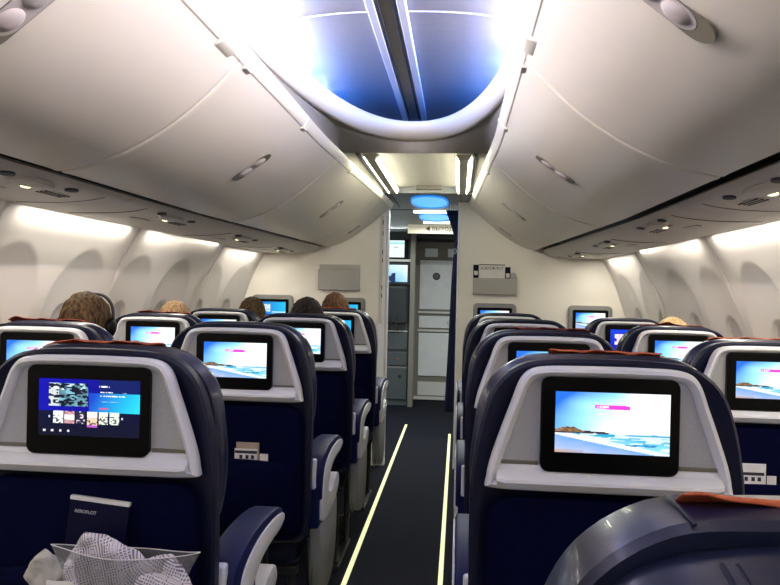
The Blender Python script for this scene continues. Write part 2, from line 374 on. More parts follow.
def make_seat(side):
    """side = +1: aisle armrest on local +x, -1: on local -x, 0: window seat"""
    t = empty('airline_seat')
    P = resample([(p.x, p.y) for p in BACK], 120)
    build('backrest', loft(bmesh.new(), P, [(.020, .030), (.008, .012), (.006, .006), (.012, .0), (.040, .0), (.060, .010), (.066, .03)], lean), 'navy_leather', t)
    P = resample([(p.x, p.y) for p in HEAD], 120)
    build('headrest', loft(bmesh.new(), P, [(.056, .030), (.058, .012), (.070, .002), (.090, .0), (.115, .008), (.135, .03), (.142, .06)], lean), 'seat_leather', t)
    build('back_cushion', loft(bmesh.new(), rrect(0, .66, .46, .42, .06), [(.060, .01), (.09, 0), (.13, .01), (.15, .05)], lean), 'navy_leather', t)
    # grey shell: raised rim, sunk panel
    P = resample([(p.x, p.y) for p in SHELL], 130)
    sh = build('back_shell', loft(bmesh.new(), P, [(.012, .006), (-.002, .015), (-.001, .03)]), 'shell_grey', t)
    build('shell_rim', loft(bmesh.new(), P, [(.012, .0), (-.004, .0), (-.014, .004), (-.017, .010), (-.012, .016), (-.002, .021)], None, False, False), 'shell_trim', sh)['label'] = 'raised pale rim around the shell'
    for q in (-1, 1): build('shelf_shadow', B(min(q * .128, q * .199), max(q * .128, q * .199), -.0045, .0, .980, .987), 'recess_shade', sh)  # dark strips painting the shadow of the shelf lip, either side of the monitor
    pr = [(.002, .981), (-.006, .979), (-.009, .970), (-.032, .957), (-.034, .951), (-.022, .937), (.002, .933)]
    bm = bmesh.new(); rr = []
    for x, k in ((-.209, .15), (-.203, .75), (-.19, 1), (0, 1), (.19, 1), (.203, .75), (.209, .15)):
        rr.append([bm.verts.new((x, .002 + (y - .002) * k, .962 + (z - .962) * (.6 + .4 * k))) for y, z in pr])
    for A, C in zip(rr, rr[1:]):
        for k in range(len(pr)): bm.faces.new((A[k], A[(k + 1) % len(pr)], C[(k + 1) % len(pr)], C[k]))
    bm.faces.new(rr[0]); bm.faces.new(rr[-1])
    build('shelf', bm, 'shell_trim', sh)['label'] = 'pale ledge across the foot of the shell'
    mo = build('seat_monitor', loft(bmesh.new(), rrect(0, 1.058, .250, .176, .016), [(-.001, 0), (-.0125, 0), (-.0145, .002), (-.0148, .006)]), 'gloss_black', t)
    # lower cover and pocket
    build('back_cover', loft(bmesh.new(), rrect(0, .70, .44, .44, .05), [(.012, .0), (-.002, .004), (-.006, .02)], lean), 'navy_fabric', t)
    bm = bmesh.new(); nx = 20; rows = []
    prf = [(.742, -.008), (.745, -.022), (.73, -.028), (.68, -.034), (.62, -.036), (.54, -.026), (.50, -.004)]
    for i in range(nx + 1):
        u = i / nx * 2 - 1; k = (1 - abs(u) ** 4)
        rows.append([bm.verts.new(lean(u * .20, -.004 + (y + .004) * k, z - (.0 if j > 1 else .018 * abs(u) ** 2.5))) for j, (z, y) in enumerate(prf)])
    for A, C in zip(rows, rows[1:]):
        for k in range(len(prf) - 1): bm.faces.new((A[k], A[k + 1], C[k + 1], C[k]))
    pk = build('seat_pocket', bm, 'navy_fabric', t); sm = pk.modifiers.new('s', 'SOLIDIFY'); sm.thickness = .003
    build('seat_cushion', loft(bmesh.new(), rrect(0, .425, .40, .13, .04), [(.09, .03), (.10, .01), (.14, 0), (.50, 0), (.55, .008), (.575, .03)]), 'navy_leather', t)
    build('cross_beam', B(-.19, .19, .12, .17, .33, .362), 'dark_metal', t, bevel=.006); build('cross_beam', B(-.19, .19, .45, .50, .33, .362), 'dark_metal', t, bevel=.006)
    for x in (-.17, .17):
        for y in (.14, .47):
            build('leg', tube(bmesh.new(), [(x, y, .335), (x, y + (.03 if y < .3 else 0), .02)], .014), 'dark_metal', t)
        build('floor_track', B(x - .02, x + .02, .12, .52, .0, .02), 'dark_metal', t, bevel=.004)
    def arm(s, w0, w1, full):
        prof = [(p.x, p.y) for p in catmull([(.070, .655), (.072, .70), (.10, .732), (.19, .752), (.30, .758), (.42, .751), (.485, .737), (.498, .720), (.485, .700), (.40, .690), (.28, .680), (.19, .650), (.14, .60), (.085, .60)], 4, True)]
        a = build('armrest', extr_x(bmesh.new(), prof, s * w0, s * w1, .009), 'navy_plastic', t)
        xo = s * (w1 - .001)
        if full:
            inl = [(p.x, p.y) for p in catmull([(.10, .60), (.105, .66), (.14, .705), (.24, .733), (.36, .738), (.44, .732), (.488, .722), (.49, .704), (.44, .692), (.36, .690), (.27, .678), (.20, .645), (.165, .60), (.12, .585)], 4, True)]
            build('side_inlay', extr_x(bmesh.new(), inl, xo, xo + s * .006, .0025), 'shell_trim', a)['label'] = 'pale grey crescent inlay on the outer side'
            e = build('rear_cap', B(s * (w0 + .034), s * (w0 + .057), .056, .086, .640, .738), 'silver_plastic', a, bevel=.006); e['label'] = 'silver strip down the rear end'
            h = build('side_housing', B(s * (w0 + .012), s * (w1 - .008), .075, .27, .505, .640), 'navy_plastic', t, bevel=.008)
            br = [(p.x, p.y) for p in catmull([(.10, .640), (.14, .660), (.19, .625), (.235, .590), (.29, .592), (.34, .612), (.40, .618), (.425, .60), (.425, .57), (.35, .53), (.22, .515), (.12, .52), (.10, .55)], 4, True)]
            build('bracket_cover', extr_x(bmesh.new(), br, s * (w0 + .03), s * (w1 + .004), .005), 'shell_trim', h)['label'] = 'pale bracket cover with a curved notch'
            sp = [(p.x, p.y) for p in catmull([(.12, .505), (.26, .515), (.41, .535), (.44, .48), (.43, .36), (.38, .275), (.28, .245), (.19, .265), (.14, .34), (.115, .44)], 4, True)]
            sd = build('side_shroud', extr_x(bmesh.new(), sp, s * (w0 + .03), s * (w1 - .004), .006), 'panel_grey', t)
            sd['label'] = 'grey shroud panel below the armrest'
            build('edge_trim', tube(bmesh.new(), catmull([(s * (w0 + .03), .118, .46), (s * (w0 + .03), .128, .38), (s * (w0 + .03), .16, .29), (s * (w0 + .03), .22, .245)], 4), .006), 'steel', sd)
            lv = build('recline_lever', tube(bmesh.new(), catmull([(s * (w0 + .02), .52, .64), (s * (w0 + .02), .53, .58), (s * (w0 + .01), .56, .51), (s * (w0 - .04), .56, .45)], 4), .008), 'dark_metal', t)
            build('lever_tip', loft(bmesh.new(), rrect(s * (w0 + .02), .645, .022, .022, .006), [(.505, 0), (.535, 0)]), 'silver_plastic', lv)
        else:
            build('arm_support', B(s * (w0 + .006), s * (w1 - .006), .10, .22, .34, .60), 'navy_plastic', a, bevel=.006)
    if side: arm(side, .203, .277, True); arm(-side, .262, .325, False)
    else: arm(1, .262, .300, False)
    return t, mo
protos = {s: make_seat(s) for s in (1, -1)}
wproto = {}
def make_window_seat(side):
    """side: direction of the outboard armrest"""
    t, mo = make_seat(0)
    if side < 0:
        for ch in list(t.children):
            if ch.name.startswith('armrest'):
                for c2 in [ch] + list(ch.children):
                    me = c2.data
                    for v in me.vertices: v.co.x = -v.co.x
                    me.flip_normals()
    return t, mo
protos['wl'] = make_window_seat(-1); protos['wr'] = make_window_seat(1)
used = set()
def place_seat(kind, x, y, pic, label, group):
    p = protos[kind][0]
    if kind in used: o = copy_tree(p)
    else: o = p
    o['tmp'] = 1; o.location = (x, y, 0); tag(o, label, 'seat', group)
    SEATS.append((kind, o, pic)); used.add(kind)
    return o
SEATS = []
PITCH = .94; D1 = 1.42
def D(k): return D1 + (k - 1) * PITCH
XA, XW = .497, 1.145
GA = 'seats along the left of the aisle'; GB = 'seats along the right of the aisle'; GW = 'window seats by the left wall'; GV = 'window seats by the right wall'
seatsL = [place_seat(1, -XA, D(1), 'menu', 'nearest left aisle seat, film menu on its screen and a clear bag in its pocket', GA),
 place_seat(1, -XA, D(2), 'beach', 'second left aisle seat ahead, navy with grey shell, beach screen fully in view', GA),
 place_seat(1, -XA, D(3), 'beach', 'third left aisle seat ahead, its beach screen half hidden, dark-haired passenger in it', GA),
 place_seat(1, -XA, D(4), 'blue', 'farthest left aisle seat, blue screen edge showing, short-haired passenger in it', GA)]
seatsR = [place_seat(-1, XA, D(1), 'beach', 'nearest whole right aisle seat, navy with grey shell and large beach screen', GB),
 place_seat(-1, XA, D(2), 'beach', 'second right aisle seat ahead, mostly hidden behind the big beach screen seat', GB),
 place_seat(-1, XA, D(3), 'beach', 'third right aisle seat ahead, only rounded top and left edge showing', GB),
 place_seat(-1, XA, D(4), 'beach', 'farthest right aisle seat, narrow rim in front of the right bulkhead monitor', GB)]
seatsW = [place_seat('wl', -XW, D(2), 'beach', 'left window seat cut by the photo edge, passenger with dark headphones in it', GW),
 place_seat('wl', -XW, D(3), 'beach', 'middle left window seat, sandy-haired passenger barely showing above it', GW),
 place_seat('wl', -XW, D(4), 'beach', 'farthest left window seat, low pale rim showing, closest to the left bulkhead', GW)]
seatsV = [place_seat('wr', XW, D(2), 'beach', 'nearest right window seat, beach screen cut by the right photo edge', GV),
 place_seat('wr', XW, D(3), 'beach', 'middle right window seat, blond hair and red cover on its top', GV),
 place_seat('wr', XW, D(4), 'show', 'farthest right window seat, blue show picture on its screen', GV)]
for o in seatsW: o.location.x -= .020; o.scale.z = .988
for o in seatsV: o.location.x += .008; o.scale.z = .990
seatsL[0].scale.z = .992; seatsL[0].location.x -= .006
for kind, o, pic in SEATS:
    for ch in o.children:
        if ch.name.startswith('seat_monitor'): screen(pic, ch, (.004, -.0155, 1.064))
    del o['tmp']

# nearest seat, bottom right: leather back without shell in view
t = empty('airline_seat', (.517, .50, -.036), 'nearest shiny dark leather seat at the bottom right, under a bright orange cover', 'seat')
P = resample([(p.x * 1.0, p.y + .002) for p in HEAD], 120)
build('headrest', loft(bmesh.new(), P, [(.046, .030), (.038, .016), (.036, .008), (.042, .002), (.062, .0), (.115, .004), (.14, .03), (.148, .06)]), 'seat_leather', t)
LOW = catmull([(.10, .60), (.20, .61), (.238, .70), (.238, .90), (.228, 1.0), (.212, 1.090), (.178, 1.142), (.10, 1.163), (0, 1.166), (-.10, 1.163), (-.178, 1.142), (-.212, 1.090), (-.228, 1.0), (-.238, .90), (-.238, .70), (-.20, .61), (-.10, .60)], 5, True)
P = resample([(p.x, p.y) for p in LOW], 120)
bk = build('backrest', loft(bmesh.new(), P, [(.045, .0), (.030, .0), (.018, .005), (.006, .014), (-.008, .032), (-.018, .055), (-.023, .085)]), 'seat_leather', t)
for s_ in (-1, 1):
    for q in (0, .010):
        build('seam', tube(bmesh.new(), catmull([(s_ * (.112 + q), .021, 1.157), (s_ * (.108 + q), .006, 1.147), (s_ * (.102 + q), -.0075, 1.130), (s_ * (.092 + q), -.0175, 1.106), (s_ * (.080 + q), -.0225, 1.05), (s_ * (.076 + q), -.0225, .85)], 4), .0018, 6), 'seat_leather', bk)
    build('seam', tube(bmesh.new(), [(s_ * .135, .036, 1.178), (s_ * .137, .048, 1.181), (s_ * .138, .07, 1.182), (s_ * .138, .10, 1.180)], .0016, 6), 'seat_leather', t)
build('seat_cushion', loft(bmesh.new(), rrect(0, .425, .47, .13, .04), [(.09, .03), (.10, .01), (.14, 0), (.50, 0), (.55, .008), (.575, .03)]), 'navy_leather', t)
build('lower_back', loft(bmesh.new(), rrect(0, .60, .48, .30, .05), [(.03, .01), (.04, 0), (.12, 0), (.14, .02)]), 'navy_leather', t)
for x in (-.17, .17):
    build('leg', tube(bmesh.new(), [(x, .14, .37), (x, .16, .03)], .016), 'dark_metal', t); build('leg', tube(bmesh.new(), [(x, .47, .37), (x, .47, .03)], .016), 'dark_metal', t)

# ------------------------------------------------------------------ headrest covers
def cover(x0, x1, ox, oy, m, label, seed, back=.07, flap=0., flapx=0):
    """cloth lying over the headrest top, x range local, seat origin ox,oy"""
    rnd = random.Random(seed); ph = rnd.random() * 6; bm = bmesh.new(); rows = []
    P = resample([(p.x, p.y) for p in HEAD], 400)
    top = {}
    nx = 28
    for i in range(nx + 1):
        x = x0 + (x1 - x0) * i / nx
        zt = max((p.y for p in P if abs(p.x - x) < .004), default=1.185)
        wav = .002 * math.sin(x * 60 + ph) + .0015 * math.sin(x * 140 + ph * 2)
        lift = flap * math.exp(-((x - flapx) / .035) ** 2)
        sec = [(back + .004 * math.sin(x * 35 + ph), zt + .0015 + wav + lift), (back + .010, zt + .004 + wav * .5 + lift * .6), (.112, zt - .001), (.126, zt - .010), (.142, zt - .024), (.149, zt - .06), (.152, zt - .14), (.153, zt - .26)]
        rows.append([bm.verts.new((x, y, z)) for y, z in sec])
    for A, C in zip(rows, rows[1:]):
        for k in range(len(A) - 1): bm.faces.new((A[k], A[k + 1], C[k + 1], C[k]))
    o = build('headrest_cover', bm, m, None, loc=(ox, oy, 0)); s = o.modifiers.new('s', 'SOLIDIFY'); s.thickness = .003; s.offset = 1
    s = o.modifiers.new('b', 'SUBSURF'); s.levels = 1; s.render_levels = 1
    o.scale.z = .988 if abs(ox) > 1 else .992 if (ox < 0 and oy < 1.6) else 1
    return tag(o, label, 'headrest cover', 'cloth headrest covers on the seats')
cover(-.16, .10, -XA, D(1), 'orange_cloth', 'orange cloth cover on the nearest left aisle seat, above the film menu screen', 1, .092, .002, -.10)
cover(-.10, .12, XA, D(1), 'orange_cloth', 'orange cloth cover on top of the big beach screen seat right of the aisle', 3, .090, .002, -.08)
cover(-.10, .14, XA, D(2), 'red_cloth', 'dark orange cover on the second right aisle seat, just behind the big seat top', 4, .090)
CW = .988
cover(-.16, .12, -XW - .02, D(2), 'red_cloth', 'dark red cover with raised corner on the left edge window seat', 5, .085, .010, -.13)
cover(-.12, .14, -XW - .02, D(3), 'red_cloth', 'dark red cover on the middle left window seat, before the sandy hair', 6, .085, .006, -.08)
cover(-.16, .12, -XA, D(4), 'orange_cloth', 'orange cover on the farthest left aisle seat below the short brown hair', 7, .09, .003, 0)
cover(-.13, .14, XW, D(3), 'red_cloth', 'dark red bunched cover on the middle right window seat under blond hair', 8, .08, .014, -.02)
cover(-.14, .15, XW, D(2), 'orange_cloth', 'tan orange cover on the nearest right window seat by the photo edge', 9, .09)
o = cover(-.135, .16, .517, .475, 'orange_cloth', 'bright orange cover on the nearest dark leather headrest at the bottom right', 10, .088, .008, -.12); o.location.z = -.036

# ------------------------------------------------------------------ things in the nearest left pocket
o = build('booklet', B(-.060, .060, -.004, .004, 0, .20), 'cover_blue', None, loc=(-.490, 1.398, .675), bevel=.0015)
tag(o, 'dark blue booklet with a white top edge standing in the nearest left seat pocket', 'booklet')
o.rotation_euler = (math.radians(-3), math.radians(5), 0)
build('page_edge', B(-.060, .060, -.0052, .0052, .197, .2045), 'paper_white', o)
tt = text('lettering', 'AEROFLOT', .009, (-.026, -.0049, .176), (PI / 2, 0, 0), 'silver_plastic', o, .0002)
o = empty('amenity_bag', (-.393, 1.345, .625), 'clear plastic bag of patterned grey packets bulging from the nearest left seat pocket', 'bag')
bm = bmesh.new(); N = 32; ring = []
def bagring(w, dp, z, k, amp=.0):
    out = []
    for i in range(N):
        a = 2 * PI * i / N; u = math.cos(a); sg = 1 if math.sin(a) >= 0 else -1
        out.append((w * u, sg * dp * (1 - abs(u) ** 1.7) + .002 * math.sin(a * 5 + k), z + .010 * k * (abs(u) ** 2) + amp * math.sin(a * 3)))
    return out
for j, z in enumerate([0, .03, .07, .11, .145, .172]):
    k = j / 5; ring.append([bm.verts.new(p) for p in bagring(.075 + .069 * k ** 1.15, .042 - .010 * k, z, k)])
for A, C in zip(ring, ring[1:]):
    for k in range(N): bm.faces.new((A[k], A[(k + 1) % N], C[(k + 1) % N], C[k]))
bm.faces.new(ring[0]); build('clear_film', bm, 'bag_film', o)
rp = bagring(.144, .032, .172, 1); build('film_rim', tube(bmesh.new(), rp + [rp[0]], .0009, 5), 'paper_white', o)
def packet(name, cx, cz, w, h, d, rot, m, par):
    bm = bmesh.new(); n = 22; g = []
    for s in (-1, 1):
        gg = []
        for j in range(n + 1):
            row = []
            for i in range(n + 1):
                u, v = i / n * 2 - 1, j / n * 2 - 1
                k = (max(0, (1 - abs(u) ** 3.5)) * max(0, (1 - abs(v) ** 3.5))) ** .5
                lump = .012 * (vn(u * 2.2 + rot, v * 2.2, 60) - .5) + .005 * (vn(u * 6 + rot, v * 6, 61) - .5)
                row.append(bm.verts.new((u * w / 2 * (1 - .12 * v * v), s * d / 2 * k * (1 + .18 * math.sin(u * 5 + v * 3)) + lump, v * h / 2 * (1 - .16 * u * u))))
            gg.append(row)
        for j in range(n):
            for i in range(n): bm.faces.new((gg[j][i], gg[j][i + 1], gg[j + 1][i + 1], gg[j + 1][i]))
    bmesh.ops.remove_doubles(bm, verts=bm.verts, dist=.0005)
    q = build(name, bm, m, par, loc=(cx, 0, cz)); q.rotation_euler = (0, math.radians(rot), 0); return q
q = packet('blanket_packet', 0, 0, .165, .160, .040, 24, 'woven_pattern', None); q.location = (-.393 - .040, 1.349, .625 + .118)
tag(q, 'lilac grey patterned packet on the left inside the clear plastic bag', 'packet', 'patterned packets inside the clear bag')
q = packet('blanket_packet', 0, 0, .150, .130, .036, -28, 'woven_pattern', None); q.location = (-.393 + .062, 1.338, .625 + .102)
tag(q, 'lilac grey patterned packet on the right inside the clear plastic bag', 'packet', 'patterned packets inside the clear bag')
q = packet('paper_wad', 0, 0, .085, .085, .022, 38, 'pocket_grey', None); q.location = (-.545, 1.350, .745)
tag(q, 'crumpled grey wrapper left of the clear plastic bag', 'wrapper')
o = build('ticket_card', B(-.026, .026, -.001, .001, 0, .085), 'paper_white', None, loc=(-.500, 1.303, .668)); tag(o, 'white card with blue handwriting at the left front of the clear plastic bag', 'card')
o.rotation_euler = (math.radians(-6), 0, 0)
text('handwriting', '21', .034, (.004, -.0014, .055), (PI / 2, 0, 0), 'cover_blue', o, .0002)

def leaflets(ox, oy, x, label, tan=True):
    o = empty('leaflet_set', (ox, oy, 0), label, 'leaflets')
    a = build('leaflet', B(x, x + .075, -.0075, -.006, .62, .800), 'paper_tan' if tan else 'paper_white', o)
    b = build('leaflet', B(x - .004, x + .070, -.0105, -.009, .62, .780), 'paper_white', o)
    build('printed_band', B(x - .003, x + .069, -.0112, -.0105, .765, .774), 'ink', b)
    for k, dx in enumerate((.012, .032, .050)): build('printed_mark', B(x + dx, x + dx + .010, -.0112, -.0105, .748, .760), 'ink', b)
    c = build('leaflet', B(x + .078, x + .105, -.009, -.0075, .62, .765), 'paper_white', o)
    return o
leaflets(-XA, D(2), .012, 'tan and white leaflets in the pocket of the second left aisle seat')
leaflets(XW, D(2), -.070, 'white printed leaflets in the pocket of the nearest right window seat', False)

# ------------------------------------------------------------------ floor and carpet
def struct(name, bm, m, **k):
    o = build(name, bm, m, None, **k); o['kind'] = 'structure'; return o
struct('floor', B(-1.70, 1.70, -3, 9.4, -.06, 0), 'carpet_navy')
struct('trim_1', B(-.235, .150, -3, 6.6, 0, .004), 'carpet_aisle')
for n, (x, y1) in enumerate(((-.2575, 7.2), (.1635, 6.8))):
    o = build('floor_path_strip', B(x - .011, x + .011, -3, y1, .0, .008), 'glow_strip', None, bevel=.002)
    tag(o, ('pale yellow glowing strip along the left side of the aisle floor', 'pale yellow glowing strip along the right side of the aisle floor')[n], 'floor strip', 'glowing path strips on the floor')

# ------------------------------------------------------------------ side walls with windows
DB = 5.5
WPTS = [(1.285, 1.57), (1.325, 1.50), (1.36, 1.44), (1.405, 1.34), (1.448, 1.22), (1.495, 1.08), (1.53, .95), (1.555, .80), (1.56, .62), (1.545, .42), (1.50, .20), (1.44, .0)]
def taper(y): return 1 - .047 * max(0, (y - 4.0) / 1.5)
wp = resample([Vector(p) for p in catmull([Vector(p) for p in WPTS], 6)], 150, False)
WINY = [.53 * k + 3.11 for k in range(-5, 5)]
SEAMS = [.15, 1.27, 2.37, 3.42, 4.62]
def wall_disp(y, z):
    d = 0
    for c in WINY:
        if abs(y - c) < .3:
            e = ((y - c) / .225) ** 2 + ((z - 1.17) / .275) ** 2
            g = max(0, 1 - e); d = max(d, .031 * g ** .9)
            e2 = ((y - c) / .118) ** 2 + ((z - 1.03) / .180) ** 2
            if e2 < 1.0: s2 = max(0, min(1, (1.0 - e2) / .10)); d = max(d, .031 * g ** .9 + .016 * s2)
    for c in SEAMS:
        if abs(y - c) < .006: d = .012
    return d
for side, nm in ((-1, 'wall_left'), (1, 'wall_right')):
    bm = bmesh.new(); ys = [-3.0 + i * .06 for i in range(46)] + [-.24 + i * .0125 for i in range(int((DB + .24) / .0125) + 1)] + [DB]; rows = []
    for y in ys:
        rows.append([bm.verts.new((side * (p.x * taper(y) + wall_disp(y, p.y)), y, p.y)) for p in wp])
    for A, C in zip(rows, rows[1:]):
        for k in range(len(wp) - 1): bm.faces.new((A[k], A[k + 1], C[k + 1], C[k]))
    o = struct(nm, bm, 'sidewall_cream', angle=60)
for side in (-1, 1):
    for n, c in enumerate(WINY):
        if c > DB - .1: continue
        bm = bmesh.new(); rings = []
        xw = 1.50 * taper(c)
        def wx(z):
            for a, b in zip(wp, wp[1:]):
                if b.y <= z <= a.y: return (a.x + (b.x - a.x) * (a.y - z) / (a.y - b.y)) * taper(c)
            return xw
        K = 32
        for r in (1.0, .85, .5): rings.append([bm.verts.new((side * (wx(1.03 + .172 * r * math.sin(t)) + .043), c + .111 * r * math.cos(t), 1.03 + .172 * r * math.sin(t))) for t in [2 * PI * k / K for k in range(K)]])
        for A, C in zip(rings, rings[1:]):
            for k in range(K): bm.faces.new((A[k], A[(k + 1) % K], C[(k + 1) % K], C[k]))
        bm.faces.new(rings[-1])
        struct('window_%d' % (n + 1 + (20 if side > 0 else 0)), bm, 'window_shade')
tn = 2
for side in (-1, 1):
    for c in SEAMS[1:]:
        bm = bmesh.new(); pts = [(side * (p.x * taper(c) + .004), c, p.y) for p in wp[::6]]
        struct('trim_%d' % tn, tube(bm, pts, .0035, 6), 'rail_white'); tn += 1

# ------------------------------------------------------------------ overhead bins
P0 = [(.372, 1.888), (.405, 1.852), (.46, 1.797), (.525, 1.742), (.60, 1.692), (.68, 1.650), (.765, 1.618), (.855, 1.597)]
P1 = [(.300, 1.893), (.335, 1.868), (.395, 1.820), (.46, 1.766), (.535, 1.708), (.61, 1.662), (.68, 1.630), (.755, 1.606)]
Q0 = [(.922, 1.604), (.936, 1.590), (1.0, 1.580), (1.15, 1.571), (1.29, 1.566)]
Q1 = [(.812, 1.606), (.826, 1.590), (.90, 1.565), (1.05, 1.552), (1.232, 1.555)]
def lerpP(A, Bp, y):
    t = max(0, min(1, (y - 3.0) / 2.4)); return [(a[0] * (1 - t) + b[0] * t, a[1] * (1 - t) + b[1] * t) for a, b in zip(A, Bp)]
def profile(A, Bp, y, n): return resample(catmull([Vector(p) for p in lerpP(A, Bp, y)], 5), n, False)
BINS = [(-3.0, .44), (.44, 1.92), (1.92, 3.40), (3.40, 4.93), (4.93, 5.50)]
BN = ['nearest', 'second', 'third', 'fourth', 'short last']
def strip_mesh(side, A, Bp, y0, y1, n, ny, bump=0, thick=.02):
    bm = bmesh.new(); rows = []; ys = []
    for i in range(ny + 1): ys.append(y0 + (y1 - y0) * i / ny)
    for e in (.004, .010, .018, .028, .04): ys += [y0 + e, y1 - e]
    ys = sorted(set(round(v, 5) for v in ys))
    def ring(off, y):
        P = profile(A, Bp, y, n); out = []
        for i, p in enumerate(P):
            d = (P[min(i + 1, n - 1)] - P[max(i - 1, 0)]).normalized(); nrm = Vector((-abs(d.y) if d.y < 0 else d.y, -abs(d.x)))
            nrm = Vector((d.y, -d.x)) if (d.y * 1 + 0) < 0 else Vector((d.y, -d.x))
            out.append((side * (p.x + nrm.x * off), y, p.y + nrm.y * off))
        return out
    for y in ys:
        e = min(y - y0, y1 - y); b = bump * math.sin(PI * min(e, .045) / .045) if e < .045 else 0
        if bump and e < .004: b = -.004
        rows.append(([bm.verts.new(p) for p in ring(b, y)], [bm.verts.new(p) for p in ring(-thick, y)]))
    for (A1, A2), (C1, C2) in zip(rows, rows[1:]):
        for k in range(n - 1): bm.faces.new((A1[k], A1[k + 1], C1[k + 1], C1[k])); bm.faces.new((A2[k], A2[k + 1], C2[k + 1], C2[k]))
        bm.faces.new((A1[0], A2[0], C2[0], C1[0])); bm.faces.new((A1[-1], A2[-1], C2[-1], C1[-1]))
    for R1, R2 in (rows[0], rows[-1]):
        for k in range(n - 1): bm.faces.new((R1[k], R1[k + 1], R2[k + 1], R2[k]))
    return bm
def surf(side, y, s):
    """point and frame on the door profile at fraction s"""
    P = profile(P0, P1, y, 101); i = int(s * 100); p = P[i]; d = (P[min(i + 1, 100)] - P[max(i - 1, 0)]).normalized()
    pos = Vector((side * p.x, y, p.y)); tan = Vector((side * d.x, 0, d.y)); nrm = Vector((side * d.y, 0, -d.x)); 
    if nrm.z > 0: nrm = -nrm
    return pos, tan, nrm
def oval_on(bm, side, y, s, length, width, lift, dome=0, shift=(0, 0), n=28, depth=.004):
    pos, tan, nrm = surf(side, y, s); pos = pos + tan * shift[0] + Vector((0, 1, 0)) * shift[1]; rings = []
    for r, h in ((1, -depth), (1, lift), (.9, lift + dome * .3), (.7, lift + dome * .7), (.4, lift + dome)):
        R = []
        for k in range(n):
            a = 2 * PI * k / n
            sx = (length - width) / 2 * (1 if math.cos(a) > 0 else -1) if length > width else 0
            R.append(bm.verts.new(pos + tan * (sx + width / 2 * r * math.cos(a)) + Vector((0, 1, 0)) * width / 2 * r * math.sin(a) + nrm * h))
        rings.append(R)
    for A, C in zip(rings, rings[1:]):
        for k in range(n): bm.faces.new((A[k], A[(k + 1) % n], C[(k + 1) % n], C[k]))
    bm.faces.new(rings[-1]); return bm
for side, sn in ((-1, 'left'), (1, 'right')):
    for (y0, y1), w in zip(BINS, BN):
        lab = {'nearest': 'overhead bin above and beside the camera on the %s, mostly out of frame', 'second': 'nearest %s overhead bin with a large oval handle at the top edge of the photo',
               'third': 'middle %s overhead bin, long cream door with a slanted oval handle', 'fourth': 'far %s overhead bin, below the ceiling tube lamps', 'short last': 'short last overhead bin meeting the %s bulkhead'}[w] % sn
        if w == 'nearest': continue
        t = empty('overhead_bin', (0, 0, 0), lab, 'overhead bin', 'overhead bins on the %s side' % sn)
        d = build('bin_door', strip_mesh(side, P0, P1, y0 + .003, y1 - .003, 36, 24, .002 if w != 'short last' else .0012), 'bin_white', t, angle=50)
        mid = (y0 + y1) / 2 if w != 'short last' else 5.22
        big = 1.0 if w != 'short last' else .62
        if w == 'second': mid = 1.18
        hl = .205 if w == 'second' else .165
        sc = {'second': .34, 'short last': .52}.get(w, .40)
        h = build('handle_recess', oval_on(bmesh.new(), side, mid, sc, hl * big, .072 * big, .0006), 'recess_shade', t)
        pl = build('handle_plate', oval_on(bmesh.new(), side, mid, sc, hl * .66 * big, .067 * big, .0012), 'handle_lilac', h)
        for q in (-.030, .030): build('finger_paddle', oval_on(bmesh.new(), side, mid, sc, .054 * big, .054 * big, .0015, .006 * big, (q * big, 0)), 'handle_lilac', h)
        # rail above the door
        bm = bmesh.new(); rows = []
        for i in range(9):
            y = y0 + (y1 - y0) * i / 8; ex, ez = lerpP(P0, P1, y)[0]
            pr = [(ex + .016, ez + .002), (ex - .004, ez + .003), (ex - .012, ez + .010), (ex - .026, ez + .040), (ex - .006, ez + .046), (ex + .03, ez + .03)]
            rows.append([bm.verts.new((side * a, y, b)) for a, b in pr])
        for A, C in zip(rows, rows[1:]):
            for k in range(6): bm.faces.new((A[k], A[(k + 1) % 6], C[(k + 1) % 6], C[k]))
        bm.faces.new(rows[0]); bm.faces.new(rows[-1])
        r = build('hinge_rail', bm, 'rail_white', t)
        ll = {'second': [(1.80, .10)], 'third': [(2.73, .05), (1.99, .05)], 'fourth': [(3.75, .04)], 'short last': []}[w]
        for ly, lw in ll:
            ex, ez = lerpP(P0, P1, ly)[0]
            k = .8 if lw < .08 else 1.2
            bm = bmesh.new(); pr = [(ex + .012, ez - .010 * k), (ex - .010 * k, ez - .004), (ex - .020 * k, ez + .012), (ex - .031, ez + .036), (ex - .01, ez + .03)]
            R = [[bm.verts.new((side * a, yy, b)) for a, b in pr] for yy in (ly - lw / 2, ly + lw / 2)]
            for q in range(5): bm.faces.new((R[0][q], R[0][(q + 1) % 5], R[1][(q + 1) % 5], R[1][q]))
            bm.faces.new(R[0]); bm.faces.new(R[1])
            lt = build('hinge_cover', bm, 'rail_white', r, bevel=.002)
        # body behind the door
        bm = bmesh.new(); rows = []
        for y in (y0 + .01, (y0 + y1) / 2, y1 - (.01 if y1 < 5.4 else .004)):
            Z = lerpP(P0, P1, y); pr = [(Z[0][0] + .028, Z[0][1] + .012), (Z[3][0] + .02, Z[3][1] + .02), (Z[7][0] - .005, Z[7][1] + .035), (Z[7][0] + .25, 1.70), (1.10 * taper(y), 1.95), (.55, 2.02)]
            rows.append([bm.verts.new((side * a, y, b)) for a, b in pr])
        for A, C in zip(rows, rows[1:]):
            for k in range(6): bm.faces.new((A[k], A[(k + 1) % 6], C[(k + 1) % 6], C[k]))
        bm.faces.new(rows[0]); bm.faces.new(rows[-1]); build('bin_body', bm, 'gap_black', t, smooth=False)['label'] = 'black body behind the door'
